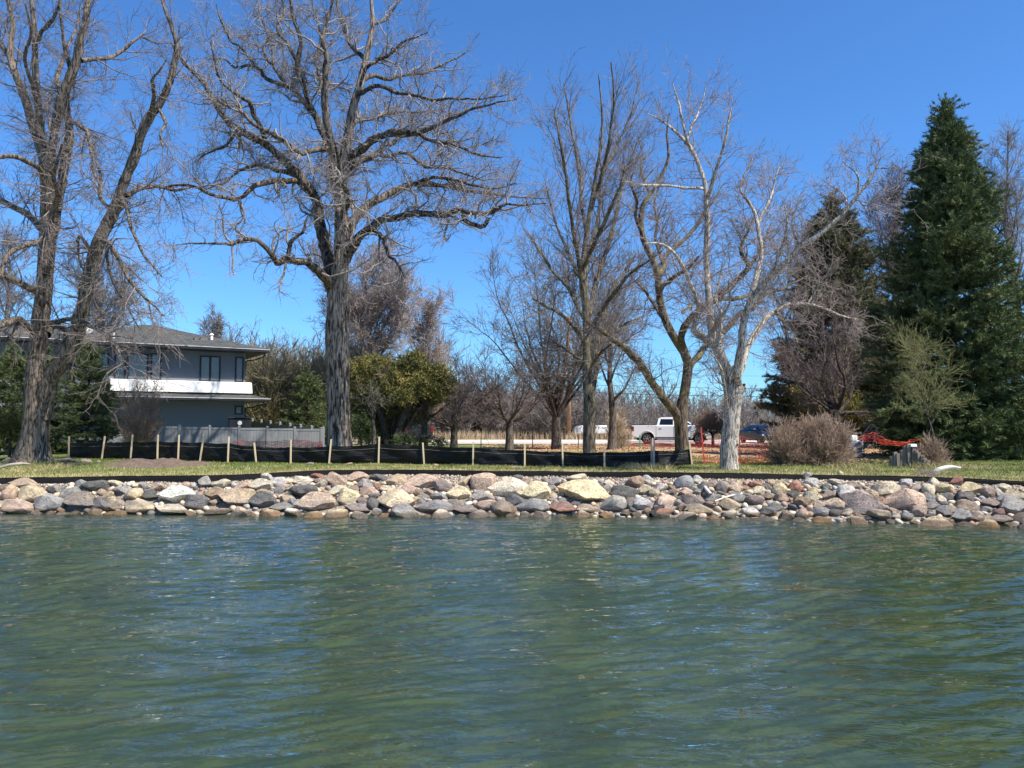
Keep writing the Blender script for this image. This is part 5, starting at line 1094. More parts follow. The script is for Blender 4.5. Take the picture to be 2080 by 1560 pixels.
# ================================================================== VEHICLES
tyre_m = simple('tyre_rubber', (.018,.018,.019), .85, .1, 5); rim_m = simple('alloy_rim', (.42,.42,.43), .3, .05, 3, metal=.8)
chrome = simple('chrome', (.75,.76,.78), .15, .03, 3, metal=1); red_l = simple('red_lens', (.16,.010,.012), .2, .1, 3, coat=.5); lens = simple('clear_lens', (.55,.57,.58), .15, .1, 3, coat=.6)
car_glass = simple('car_glass', (.008,.011,.016), .08, .2, 1, spec=.4); plast = simple('black_plastic', (.02,.02,.021), .6, .1, 5)
white_paint = simple('white_car_paint', (.80,.81,.82), .28, .015, 2, coat=.8); blue_paint = simple('dark_blue_car_paint', (.006,.009,.018), .3, .1, 2, coat=.25); black_paint = simple('dark_car_paint', (.02,.023,.028), .25, .1, 2, coat=.9)
def arch(cx, r, n=9):
    return [(cx+r*math.cos(math.pi*(1-k/(n-1))), .0+.38+r*math.sin(math.pi*(1-k/(n-1)))) for k in range(n)]
def wheel(root, x, y, r, side, w_=.26):
    y0 = y if side < 0 else y-w_
    wv = empty('wheel', (0, 0, 0)); wv.parent = root
    m = MB(); prof = [(r*.62, 0), (r*.95, .0), (r, .04), (r, w_-.04), (r*.95, w_), (r*.62, w_)]; n = 28
    for rr, yy in prof: m.v += [(x+rr*math.cos(2*math.pi*i/n), y0+yy, r+rr*math.sin(2*math.pi*i/n)) for i in range(n)]
    for k in range(len(prof)-1): m.f += [(k*n+i, k*n+(i+1) % n, (k+1)*n+(i+1) % n, (k+1)*n+i) for i in range(n)]
    m.build('tyre', tyre_m, wv, smooth=True)
    yf = y0+.03 if side < 0 else y0+w_-.03; q = MB().cyl((x, y0+w_*.3, r), r*.62, w_*.4, 'y', 24); q.build('hub', plast, wv)
    q = MB(); yy = yf-.005 if side < 0 else yf-.02
    for k in range(6):
        a = k*math.pi/3+.2; q.beam((x+.04*math.cos(a), yy+.01, r+.04*math.sin(a)), (x+r*.58*math.cos(a), yy+.01, r+r*.58*math.sin(a)), .055, .03)
    for i in range(24):
        a, b_ = 2*math.pi*i/24, 2*math.pi*(i+1)/24; q.beam((x+r*.59*math.cos(a), yy+.01, r+r*.59*math.sin(a)), (x+r*.59*math.cos(b_), yy+.01, r+r*.59*math.sin(b_)), .03, .05)
    q.cyl((x, yy-.008, r), .06, .04, 'y', 12); q.build('rim', rim_m, wv)
    wv.name = 'wheel'
def loft(sections, name, mat, root, bevel=0):
    "closed rings (same count) -> skin with caps"
    m = MB(); n = len(sections[0])
    for s in sections: m.v += s
    for k in range(len(sections)-1): m.f += [(k*n+i, k*n+(i+1) % n, (k+1)*n+(i+1) % n, (k+1)*n+i) for i in range(n)]
    m.f += [tuple(range(n)), tuple(range((len(sections)-1)*n, len(sections)*n))]
    return m.build(name, mat, root, bevel=bevel)
def pickup(loc, rz, label, paint, s=1.0):
    r = empty('pickup_truck', loc, rz, label, 'pickup truck'); W = 1.0
    body = [(-2.93,.62),(-2.95,1.06),(-2.93,1.38),(-1.15,1.40),(-1.12,1.36),(1.35,1.35),(1.60,1.35),(2.40,1.28),(2.78,1.16),(2.90,1.0),(2.93,.60),(2.86,.42),(2.42,.40)]+[(1.87+.53*math.cos(math.pi*k/10), .40+.53*math.sin(math.pi*k/10)) for k in range(0, 11)]+[(1.30,.40),(-1.25,.40)]+[(-1.83+.53*math.cos(math.pi*k/10), .42+.53*math.sin(math.pi*k/10)) for k in range(0, 11)]+[(-2.4,.46)]
    sec = []
    for y, kx, kz in ((-1.0, .985, .0), (-.96, 1, .0), (.96, 1, .0), (1.0, .985, 0)):
        sec.append([(x*kx, y, z if z < .9 else z-(0 if abs(y) < .97 else .03)) for x, z in body])
    loft(sec, 'body', paint, r)
    # fender lips
    for cx in (1.87, -1.83):
        for sd in (-1, 1):
            q = [(cx+.55*math.cos(math.pi*k/12), sd*1.005, .41+.56*math.sin(math.pi*k/12), .028) for k in range(13)]; p, rr = spline(q, 20); TB().add(p, rr, 6).build('wheel_arch', plast if paint is not white_paint else simple('white_trim', (.55,.55,.55), .5) if 'white_trim' not in MATS else MATS['white_trim'], r, (0, 0, 0))
    # dark sheet on the closed body, standing in for the shaded bed opening
    MB().box(-2.80, -1.24, -.86, .86, 1.39, 1.425).build('bed_opening_shade', plast, r); MB().box(-2.9, -1.2, -.98, -.88, 1.392, 1.43).box(-2.9, -1.2, .88, .98, 1.392, 1.43).build('bed_rail', plast, r)
    # cab
    base = [(-1.14,1.34),(-1.02,1.88),(-.80,1.965),(.38,1.98),(.72,1.90),(1.62,1.34)]
    loft([[(x, -.94+.0*z, z) if z < 1.4 else (x, -.76, z) for x, z in base], [(x, .94, z) if z < 1.4 else (x, .76, z) for x, z in base]], 'cab', paint, r, .03)
    for sd in (-1, 1):
        def wy(z): return sd*(.944-(z-1.34)/(.56)*.18+.004)
        for w4 in ([(-.94,1.42),(.04,1.42),(.04,1.84),(-.84,1.84)], [(.12,1.42),(1.36,1.42),(.72,1.83),(.12,1.84)]):
            a = [(x, wy(z), z) for x, z in w4]; b2 = [(x, wy(z)-sd*.02, z) for x, z in w4]; MB().add(a+b2, [(0,1,2,3),(7,6,5,4),(0,4,5,1),(1,5,6,2),(2,6,7,3),(3,7,4,0)]).build('side_window', car_glass, r)
        for x in (-.98, .20): MB().box(x, x+.20, sd*1.0-.015, sd*1.0+.025, 1.10, 1.15).build('door_handle', plast if paint is white_paint else chrome, r, bevel=.008)
        for x in (-1.18, .07, 1.30): MB().box(x, x+.014, sd*1.003-.004, sd*1.003+.004, .50, 1.33).build('door_seam', plast, r)
        MB().box(-1.25, 1.28, sd*1.0-.03, sd*1.0+.03, .43, .52).build('rocker_trim', plast, r)
        MB().box(-1.1, 1.1, sd*1.02-.06, sd*1.02+.06, .33, .38).build('running_board', chrome, r)
        MB().hull8([(1.34,sd*1.0-.02,1.36),(1.49,sd*1.0-.02,1.36),(1.49,sd*1.2,1.36),(1.36,sd*1.2,1.36),(1.34,sd*1.0-.02,1.56),(1.49,sd*1.0-.02,1.56),(1.46,sd*1.2,1.58),(1.36,sd*1.2,1.58)]).build('mirror', plast, r, bevel=.02)
        MB().box(-2.97, -2.78, sd*1.005-.03 if sd > 0 else -1.01, sd*1.005 if sd > 0 else -.97, .95, 1.30).build('tail_light', red_l, r, bevel=.01)
        MB().box(-2.985, -2.95, min(sd*.78, sd*.985), max(sd*.78, sd*.985), .92, 1.32).build('tail_light', red_l, r, bevel=.01)
        MB().hull8([(2.60,sd*.98-.02,.92),(2.93,sd*.72,.92),(2.95,sd*.99,.92),(2.62,sd*1.01,.92),(2.58,sd*.98-.02,1.16),(2.90,sd*.72,1.14),(2.90,sd*.98,1.14),(2.60,sd*1.005,1.16)]).build('headlight', lens, r)
        wheel(r, 1.87, sd*.98, .43, sd); wheel(r, -1.83, sd*.98, .43, sd)
    # windscreen
    MB().add([(1.55,-.88,1.395),(1.55,.88,1.395),(.78,.74,1.872),(.78,-.74,1.872),(1.575,-.88,1.405),(1.575,.88,1.405),(.80,.74,1.885),(.80,-.74,1.885)], [(3,2,1,0),(4,5,6,7),(0,1,5,4),(1,2,6,5),(2,3,7,6),(3,0,4,7)]).build('windscreen', car_glass, r)
    MB().hull8([(-1.16,-.80,1.44),(-1.12,-.80,1.44),(-1.12,.80,1.44),(-1.16,.80,1.44),(-1.075,-.70,1.84),(-1.03,-.70,1.84),(-1.03,.70,1.84),(-1.075,.70,1.84)]).build('rear_window', car_glass, r)
    g_ = MB(); g_.box(2.88, 2.955, -.70, .70, .80, 1.13); g_.build('grille', plast, r, bevel=.02)
    MB().box(2.955, 2.985, -.66, .66, .93, .97).box(2.955, 2.985, -.66, .66, 1.02, 1.05).build('grille_bar', chrome, r); el = MB().cyl((2.985, 0, .98), .1, .02, 'x', 20); el.v = [(x, y*1.6, .98+(z-.98)) for x, y, z in el.v]; el.build('badge', simple('badge_blue', (.02,.04,.12), .3), r)
    MB().hull8([(2.80,-1.0,.48),(3.02,-.86,.48),(3.02,.86,.48),(2.80,1.0,.48),(2.80,-1.0,.74),(3.05,-.88,.74),(3.05,.88,.74),(2.80,1.0,.74)]).build('bumper', chrome if paint is white_paint else plast, r, bevel=.03)
    MB().hull8([(-3.08,-.95,.50),(-2.9,-.98,.50),(-2.9,.98,.50),(-3.08,.95,.50),(-3.1,-.95,.68),(-2.9,-.98,.68),(-2.9,.98,.68),(-3.1,.95,.68)]).build('bumper', chrome, r, bevel=.03)
    MB().box(-2.6, 2.5, -.7, .7, .28, .45).build('chassis', plast, r)
    for n_, z in (('tailgate', .74),): MB().box(-2.972, -2.945, -.76, .76, .74, 1.37).build(n_, paint, r, bevel=.01)
    return r
def roadz(x, y): return float(gz(x, y, False))
x0 = P(1362, 880, 57.0)[0]
pickup((x0+.25, 57.4, roadz(x0, 57.4)+.03), R_(-13), 'white crew cab pickup truck parked beside the road behind the crooked tree', white_paint)
x1 = P(850, 880, 52)[0]
pickup((x1-1.6, 55.0, gzf(x1, 55.0)+.02), R_(124), 'dark pickup truck seen from the rear, mostly hidden behind the olive evergreen', black_paint)
def sedan(loc, rz, label, paint):
    r = empty('sedan', loc, rz, label, 'car'); n = 11
    sect = []
    def ring(x, zb, zt, hw, zs):   # rounded body section at x
        return [(x, -hw*.92, zb), (x, -hw, zb+.12), (x, -hw, zs), (x, -hw*.9, zt-.03), (x, -hw*.55, zt), (x, hw*.55, zt), (x, hw*.9, zt-.03), (x, hw, zs), (x, hw, zb+.12), (x, hw*.92, zb)]
    for x, zb, zt, hw, zs in ((-2.42,.42,.90,.72,.70),(-2.36,.30,1.02,.84,.78),(-1.9,.24,1.06,.91,.84),(-1.0,.22,1.0,.93,.86),(.8,.22,.98,.93,.84),(1.3,.24,.95,.92,.80),(1.9,.24,.86,.90,.72),(2.28,.28,.74,.80,.62),(2.40,.34,.62,.66,.52)):
        sect.append(ring(x, zb, zt, hw, zs))
    loft(sect, 'body', paint, r, .03)
    roof = []
    for x, z, hw in ((-1.75,1.03,.74),(-1.15,1.30,.64),(-.5,1.43,.60),(.1,1.44,.60),(.5,1.34,.63),(1.22,.97,.76)):
        roof.append([(x, -hw-.08, min(z, 1.0)-.03), (x, -hw, z-.04), (x, -hw*.6, z), (x, hw*.6, z), (x, hw, z-.04), (x, hw+.08, min(z, 1.0)-.03)])
    loft(roof, 'roof', paint, r, .01)
    MB().add([(1.18,-.70,1.015),(1.18,.70,1.015),(.56,.58,1.335),(.56,-.58,1.335),(1.2,-.70,1.025),(1.2,.70,1.025),(.58,.58,1.345),(.58,-.58,1.345)], [(3,2,1,0),(4,5,6,7),(0,1,5,4),(1,2,6,5),(2,3,7,6),(3,0,4,7)]).build('windscreen', car_glass, r)
    for sd in (-1, 1):
        for w4 in ([(-1.25,1.02),(-.38,1.02),(-.38,1.37),(-1.0,1.29)], [(-.3,1.02),(.98,1.02),(.42,1.33),(-.3,1.38)]):
            f = lambda z: sd*(.80-(z-1.0)*.45+.012)
            a = [(x, f(z), z) for x, z in w4]; b2 = [(x, f(z)-sd*.05, z) for x, z in w4]; MB().add(a+b2, [(0,1,2,3),(7,6,5,4),(0,4,5,1),(1,5,6,2),(2,6,7,3),(3,7,4,0)]).build('side_window', car_glass, r)
        MB().hull8([(.82,sd*.88,.98),(.96,sd*.88,.98),(.94,sd*1.08,1.0),(.84,sd*1.08,1.0),(.82,sd*.88,1.1),(.94,sd*.88,1.1),(.92,sd*1.08,1.12),(.84,sd*1.08,1.12)]).build('mirror', paint, r, bevel=.02)
        MB().hull8([(2.0,sd*.86,.60),(2.36,sd*.50,.58),(2.39,sd*.62,.58),(2.1,sd*.92,.60),(1.96,sd*.84,.74),(2.28,sd*.50,.70),(2.30,sd*.64,.70),(2.02,sd*.91,.74)]).build('headlight', lens, r)
        wheel(r, 1.42, sd*.90, .33, sd, .2); wheel(r, -1.45, sd*.90, .33, sd, .2)
        MB().box(-.1, .1, sd*.935-.012, sd*.935+.012, .86, .89).build('door_handle', chrome, r)
    MB().box(2.34, 2.43, -.42, .42, .40, .60).build('grille', plast, r, bevel=.02); MB().box(2.43, 2.44, -.40, .40, .55, .57).box(2.43, 2.44, -.40, .40, .49, .505).build('grille_bar', chrome, r)
    MB().box(2.39, 2.44, -.26, .26, .40-.1, .40-.01).build('licence_plate', plast, r)
    return r
xs_ = P(1546, 880, 60)[0]
sedan((xs_, 60, roadz(xs_, 60)+.03), R_(-82), 'dark blue sedan facing the camera beside the road, half behind the bare shrubs', blue_paint)
def cone():
    g_ = gp(829, 47.5); zt = P(829, 866, 47.5)[2]-g_[2]; r = empty('traffic_drum', g_, 0, 'red and white banded traffic drum by the dark pickup', 'traffic drum')
    a = zt-.75
    MB().cyl((0, 0, 0), .3, .08, n=16).build('base', plast, r); rm_ = simple('drum_orange', (.7,.06,.03), .5); k = (zt-.08)/5
    for i in range(5): MB().cyl((0, 0, .08+i*k), .17-.012*i, k-.002, n=16, r2=.165-.012*i).build('band', rm_ if i % 2 == 0 else pvc_white, r)
# ================================================================== FAR BUILDINGS, TRAILER
def far_house(name, label, px, d, w_, dep, hw, hr, rz, garage=True):
    g_ = gp(px, d); r = empty(name, g_, rz, label, 'house')
    MB().box(-w_/2, w_/2, 0, dep, -.3, hw).add([(-w_/2, 0, hw), (-w_/2, dep, hw), (-w_/2, dep/2, hw+hr*.9), (w_/2, 0, hw), (w_/2, dep, hw), (w_/2, dep/2, hw+hr*.9)], [(0,1,2),(5,4,3),(0,2,5,3),(1,4,5,2)]).build('wall', pvc_white, r)
    MB().add([(-w_/2-.4,-.5,hw-.1),(w_/2+.4,-.5,hw-.1),(w_/2+.4,dep/2,hw+hr),(-w_/2-.4,dep/2,hw+hr),(-w_/2-.4,dep+.5,hw-.1),(w_/2+.4,dep+.5,hw-.1),(-w_/2-.4,-.5,hw-.22),(w_/2+.4,-.5,hw-.22)], [(0,1,2,3),(3,2,5,4),(0,6,7,1)]).build('roof', simple('pale_roof', (.42,.40,.38), .9) if 'pale_roof' not in MATS else MATS['pale_roof'], r)
    if garage:
        dg = MB().box(-w_*.28, w_*.30, -.05, -.003, 0, hw*.72).build('garage_door', simple('garage_door_white', (.62,.62,.62), .6, .04, 2) if 'garage_door_white' not in MATS else MATS['garage_door_white'], r)
        MB().box(-w_*.28, w_*.30, -.10, -.051, hw*.72, hw*.80).build('lintel', post_m, dg)
    for x in (-w_*.4, w_*.42): MB().box(x-.3, x+.3, -.04, -.003, 1, 2).build('window', glass_m, r)
far_house('far_house', 'white garage building far off, seen between the large shrub and the big spruce', 1746, 105, 6.5, 7, 2.9, 1.1, .05)
far_house('far_house', 'small distant white house above the bare shrubs left of the left spruce', 1632, 150, 5, 6, 2.6, 1.0, -.05, False)
def trailer():
    g_ = gp(1200, 78); r = empty('white_trailer', g_, 0, 'low white trailer in the reeds behind the slender tree', 'trailer')
    sec = []
    for x, h_, w_ in ((-1.85, .9, .5), (-1.7, 1.15, .8), (-1.3, 1.36, .95), (1.9, 1.36, .95), (1.95, 1.3, .9)):
        sec.append([(x, -w_, .55), (x, -w_, h_-.1), (x, -w_+.1, h_), (x, w_-.1, h_), (x, w_, h_-.1), (x, w_, .55)])
    loft(sec, 'body', pvc_white, r, .02)
    for sd in (-1, 1): wheel(r, .2, sd*.95, .34, sd, .2)
    MB().beam((-1.8, 0, .5), (-2.8, 0, .45), .08).build('tow_bar', plast, r)
    gmk = simple('green_mark', (.03,.35,.12), .6)
    q = [(1.0, -.962, 1.1, .02), (1.1, -.962, 1.2, .02), (1.2, -.962, 1.08, .02), (1.35, -.962, 1.2, .02), (1.5, -.962, 1.12, .02)]; p, rr = spline(q, 14); TB().add(p, rr, 5).build('logo', gmk, r, (0, 0, 0))
trailer()
# ================================================================== THINGS AT THE RIGHT
frame_m = simple('dark_steel_tube', (.03,.028,.03), .5, .15, 5)
def frame():
    d = 30; g_ = gp(1765, d); r = empty('dock_stand', g_, 0, 'dark tubular steel stand leaning up from the orange netting', 'stand')
    def q(px, py, dd=0): p = P(px, py, d+dd); return (p[0]-g_[0], p[1]-g_[1], p[2]-g_[2])
    A_, B2, C2, D2 = q(1743, 893), q(1769, 862), q(1781, 870), q(1772, 905)
    m = MB(); m.beam(A_, B2, .035).beam(B2, C2, .035).beam(C2, D2, .035).beam(q(1752, 882), q(1776, 890, .1), .025); m.build('side_rail', frame_m, r)
    m = MB(); m.beam(q(1752, 893, .6), q(1775, 862, .6), .035).beam(q(1775, 862, .6), q(1783, 874, .6), .03).beam(q(1783, 874, .6), q(1776, 905, .6), .035); m.build('side_rail', frame_m, r)
    m = MB(); m.beam(B2, q(1775, 862, .6), .03).beam(C2, q(1783, 874, .6), .03).beam(q(1758, 875), q(1764, 876, .6), .03); m.build('rung', frame_m, r)
    g2 = gp(1733, 31); zt = P(1733, 880, 31)[2]-g2[2]; r = empty('generator', g2, .2, 'small blue-grey generator with white top beside the large bare shrub', 'generator')
    bl = simple('generator_blue', (.06,.09,.14), .5, .15, 8)
    MB().box(-.27, .27, -.25, .25, .12, zt*.68).build('body', bl, r, bevel=.04); MB().box(-.15, .12, -.15, .15, zt*.685, zt*.93).build('tank', pvc_white, r, bevel=.05)
    m = MB()
    for sx in (-.3, .3):
        m.beam((sx, -.27, 0), (sx, -.27, zt*.75), .03).beam((sx, .27, 0), (sx, .27, zt*.75), .03).beam((sx, -.27, zt*.75), (sx, .27, zt*.75), .03).beam((sx, -.27, .04), (sx, .27, .04), .03)
    m.build('cage', frame_m, r)
    m = MB(); m.cyl((-.1, -.27, zt*.4), .09, .03, 'y', 14); m.build('cap', post_m, r)
frame()
def timbers():
    wood = simple('grey_timber', (.20,.165,.135), .9, .28, 5, msc=(3, 3, .35), bump=.02); d = 25.6
    g_ = gp(1850, d); r = empty('timber_steps', g_, 0, 'weathered grey upright timbers stepping down on both sides of a tall middle', 'timber wall')
    rows = [(1811,926,0),(1817,918,-.05),(1824,921,-.1),(1831,914,-.1),(1838,906,-.12),(1846,903,-.2),(1854,908,-.25),(1861,914,-.3),(1866,919,-.38),(1872,925,-.45),(1879,931,-.5),(1885,935,-.55)]
    for i, (px, top, dd) in enumerate(rows):
        p = P(px, top, d+dd); gb = gzf(p[0], p[1])-g_[2]; w_ = 7.4*d/F; x = p[0]-g_[0]; y = p[1]-g_[1]; z = p[2]-g_[2]; lean = .02*math.sin(i*2.3)
        o = MB().hull8([(x-w_/2,y-w_/2,gb-.2),(x+w_/2-.006,y-w_/2,gb-.2),(x+w_/2-.006,y+w_/2,gb-.2),(x-w_/2,y+w_/2,gb-.2),(x-w_/2+lean,y-w_/2,z),(x+w_/2-.006+lean,y-w_/2,z+.01),(x+w_/2-.006+lean,y+w_/2,z),(x-w_/2+lean,y+w_/2,z-.01)]).build('timber', wood, r, bevel=.012)
        if px > 1850:
            for k in (1, 2): MB().box(x-w_/2, x+w_/2-.008, y+w_/2+.002+(k-1)*w_, y+w_/2*1+k*w_-.004, gb-.2, z-.05*k).build('timber', wood, r, bevel=.012)
    p = P(1852, 903, d-.2); MB().hull8([(p[0]-g_[0]-.10,p[1]-g_[1]-.14,p[2]-g_[2]-.07),(p[0]-g_[0]+.11,p[1]-g_[1]-.14,p[2]-g_[2]-.07),(p[0]-g_[0]+.11,p[1]-g_[1]+.1,p[2]-g_[2]-.07),(p[0]-g_[0]-.10,p[1]-g_[1]+.1,p[2]-g_[2]-.07),(p[0]-g_[0]-.09,p[1]-g_[1]-.13,p[2]-g_[2]+.012),(p[0]-g_[0]+.10,p[1]-g_[1]-.13,p[2]-g_[2]+.02),(p[0]-g_[0]+.10,p[1]-g_[1]+.1,p[2]-g_[2]+.02),(p[0]-g_[0]-.09,p[1]-g_[1]+.1,p[2]-g_[2]+.02)]).build('cap_block', pvc_white, r, bevel=.01)
timbers()
bleach = simple('bleached_wood', (.62,.57,.48), .85, .15, 5, msc=(1, 4, 4))
def logs():
    q = [tuple(P(1888, 968, 22.3))+(.05,), tuple(P(1905, 955, 22.2))+(.07,), tuple(P(1930, 949, 22.2))+(.06,), tuple(P(1952, 951, 22.1))+(.03,)]
    p, r = spline(q, 18); o = TB().add(p, r, 8).build('driftwood', bleach, None, q[0][:3]); o.location = q[0][:3]; tag(o, 'pale arched driftwood branch lying over the lawn edging at the right', 'driftwood')
    rng = np.random.default_rng(9); c = np.array(P(1890, 966, 21.6)); n = 70; A_ = c+rng.normal(size=(n, 3))*np.array([.22, .15, .08]); D_ = rng.normal(size=(n, 3))*np.array([1, .6, .7]); D_ /= np.linalg.norm(D_, axis=1, keepdims=True)
    Q_ = np.stack([A_+D_*t*.34 for t in np.linspace(-.5, .5, 4)], 1)+rng.normal(size=(n, 4, 3))*.02; o = TB().add(Q_, np.full((n, 4), .006), 3).build('brush_pile', T_['white'], None, tuple(c)); o.location = c; tag(o, 'small tangle of dead pale twigs at the foot of the arched driftwood', 'brush pile')
    q = [tuple(P(0, 950, 24.5))+(.04,), tuple(P(22, 944, 24.5))+(.045,), tuple(P(45, 942, 24.6))+(.045,), tuple(P(63, 943, 24.6))+(.02,)]
    p, r = spline(q, 18); o = TB().add(p, r, 8).build('log', simple('grey_log', (.34,.29,.26), .9, .25, 6), None, q[0][:3]); o.location = q[0][:3]; tag(o, 'short grey log lying on the grass below the forked ash', 'log')
    q = [tuple(P(1322, 1046, 19.3))+(.06,), tuple(P(1334, 1036, 19.5))+(.075,), tuple(P(1347, 1028, 19.8))+(.05,)]
    p, r = spline(q, 12); o = TB().add(p, r, 7).build('driftwood', simple('black_wood', (.035,.03,.028), .9, .3, 8), None, q[0][:3]); o.location = q[0][:3]; tag(o, 'short black driftwood stick leaning on stones at the waterline', 'driftwood')
    q = [tuple(P(1452, 1018, 19.7))+(.02,), tuple(P(1480, 1008, 19.9))+(.022,), tuple(P(1508, 1002, 20.2))+(.014,)]
    p, r = spline(q, 12); o = TB().add(p, r, 6).build('driftwood', bleach, None, q[0][:3]); o.location = q[0][:3]; tag(o, 'thin pale stick lying across the stones below the pale barked tree', 'driftwood')
    q = [tuple(P(1428, 984, 20.8))+(.035,), tuple(P(1436, 995, 20.4))+(.045,), tuple(P(1444, 1004, 20.1))+(.035,)]
    p, r = spline(q, 12); o = TB().add(p, r, 6).build('driftwood', bleach, None, q[0][:3]); o.location = q[0][:3]; tag(o, 'short thick bleached piece of wood wedged steeply between stones', 'driftwood')
logs()
# ================================================================== EDGING
def edging():
    m = simple('black_edging', (.008,.008,.008), .8, .3, 9, bump=.01, spec=.1); X = np.arange(XE[0]+.5, XE[-1]-.5, .18); n = len(X); rng = np.random.default_rng(8)
    D_ = np.interp(X, XE, DE)-.02; z = np.interp(X, XE, ZE); wv = np.convolve(rng.normal(size=n+8), np.ones(9)/9, 'valid')*.035
    prof = [(-.16, -.10), (-.10, .005), (-.02, .035), (-.015, .052), (.02, .052), (.03, -.1)]
    V = np.array([[(x, d+dy+w_, zz+dz+.6*w_*(dz > .04)) for dy, dz in prof] for x, d, zz, w_ in zip(X, D_, z, wv)]).reshape(-1, 3)
    K = len(prof); i = (np.arange(n-1)[:, None]*K+np.arange(K-1)[None]).ravel(); c = V[n//2*K].copy()
    o = link('lawn_edging', npmesh('lawn_edging', V-c, np.stack([i, i+1, i+K+1, i+K], 1), smooth=False), m); o.location = c
    tag(o, 'long low black edging strip between the lawn and the gravel above the rocks', 'edging')
edging()
# ================================================================== ROCKS
COL = dict(cream=(.64,.56,.43), tan=(.52,.42,.29), pink=(.53,.40,.31), red=(.38,.20,.145), grey=(.35,.335,.31), bluegrey=(.31,.32,.32), dark=(.15,.145,.138), taupe=(.31,.255,.22), brown=(.34,.245,.17), white=(.62,.59,.54), yellow=(.62,.52,.34))
CN = dict(cream='cream', tan='tan', pink='pinkish', red='rust red', grey='grey', bluegrey='blue-grey', dark='dark', taupe='taupe', brown='brown', white='whitish', yellow='yellowish')
rrng = np.random.default_rng(77)
BASES = []
for k in range(18):
    v = ico(3); ph = rrng.uniform(0, 6.3, (6, 3)); fr = rrng.uniform(.8, 2.6, (6, 3))
    nse = sum(np.sin((v*fr[j]*1.6).sum(1)+ph[j, 0]+j) for j in range(6))/6
    v = v*(1+.24*nse)[:, None]; ang = k % 3
    for _ in range((5, 9, 13)[ang]):
        nrm = rrng.normal(size=3); nrm /= np.linalg.norm(nrm); c = rrng.uniform(.46, .74) if ang else rrng.uniform(.6, .85); dp = v@nrm; v = v-nrm*(np.maximum(dp-c, 0)*.985)[:, None]
    n2 = np.sin(v[:, 0]*9+ph[0, 0])*np.sin(v[:, 1]*8+ph[0, 1])*np.sin(v[:, 2]*10+ph[0, 2]); v = v*(1+.022*n2)[:, None]
    v = v/np.array([np.ptp(v[:, i])/2 for i in range(3)]); v -= (v.max(0)+v.min(0))/2
    me_ = npmesh('rock', v, None, ICO[3][1]); me_.materials.append(rock_mat); me_.set_sharp_from_angle(angle=R_(24)); BASES.append((me_, v, ang))
def slope_at(px, py):
    lo, hi = 12., 27.
    for _ in range(40):
        md = (lo+hi)/2; p = P(px, py, md)
        if p[2] > gzf(p[0], p[1]): lo = md
        else: hi = md
    return md
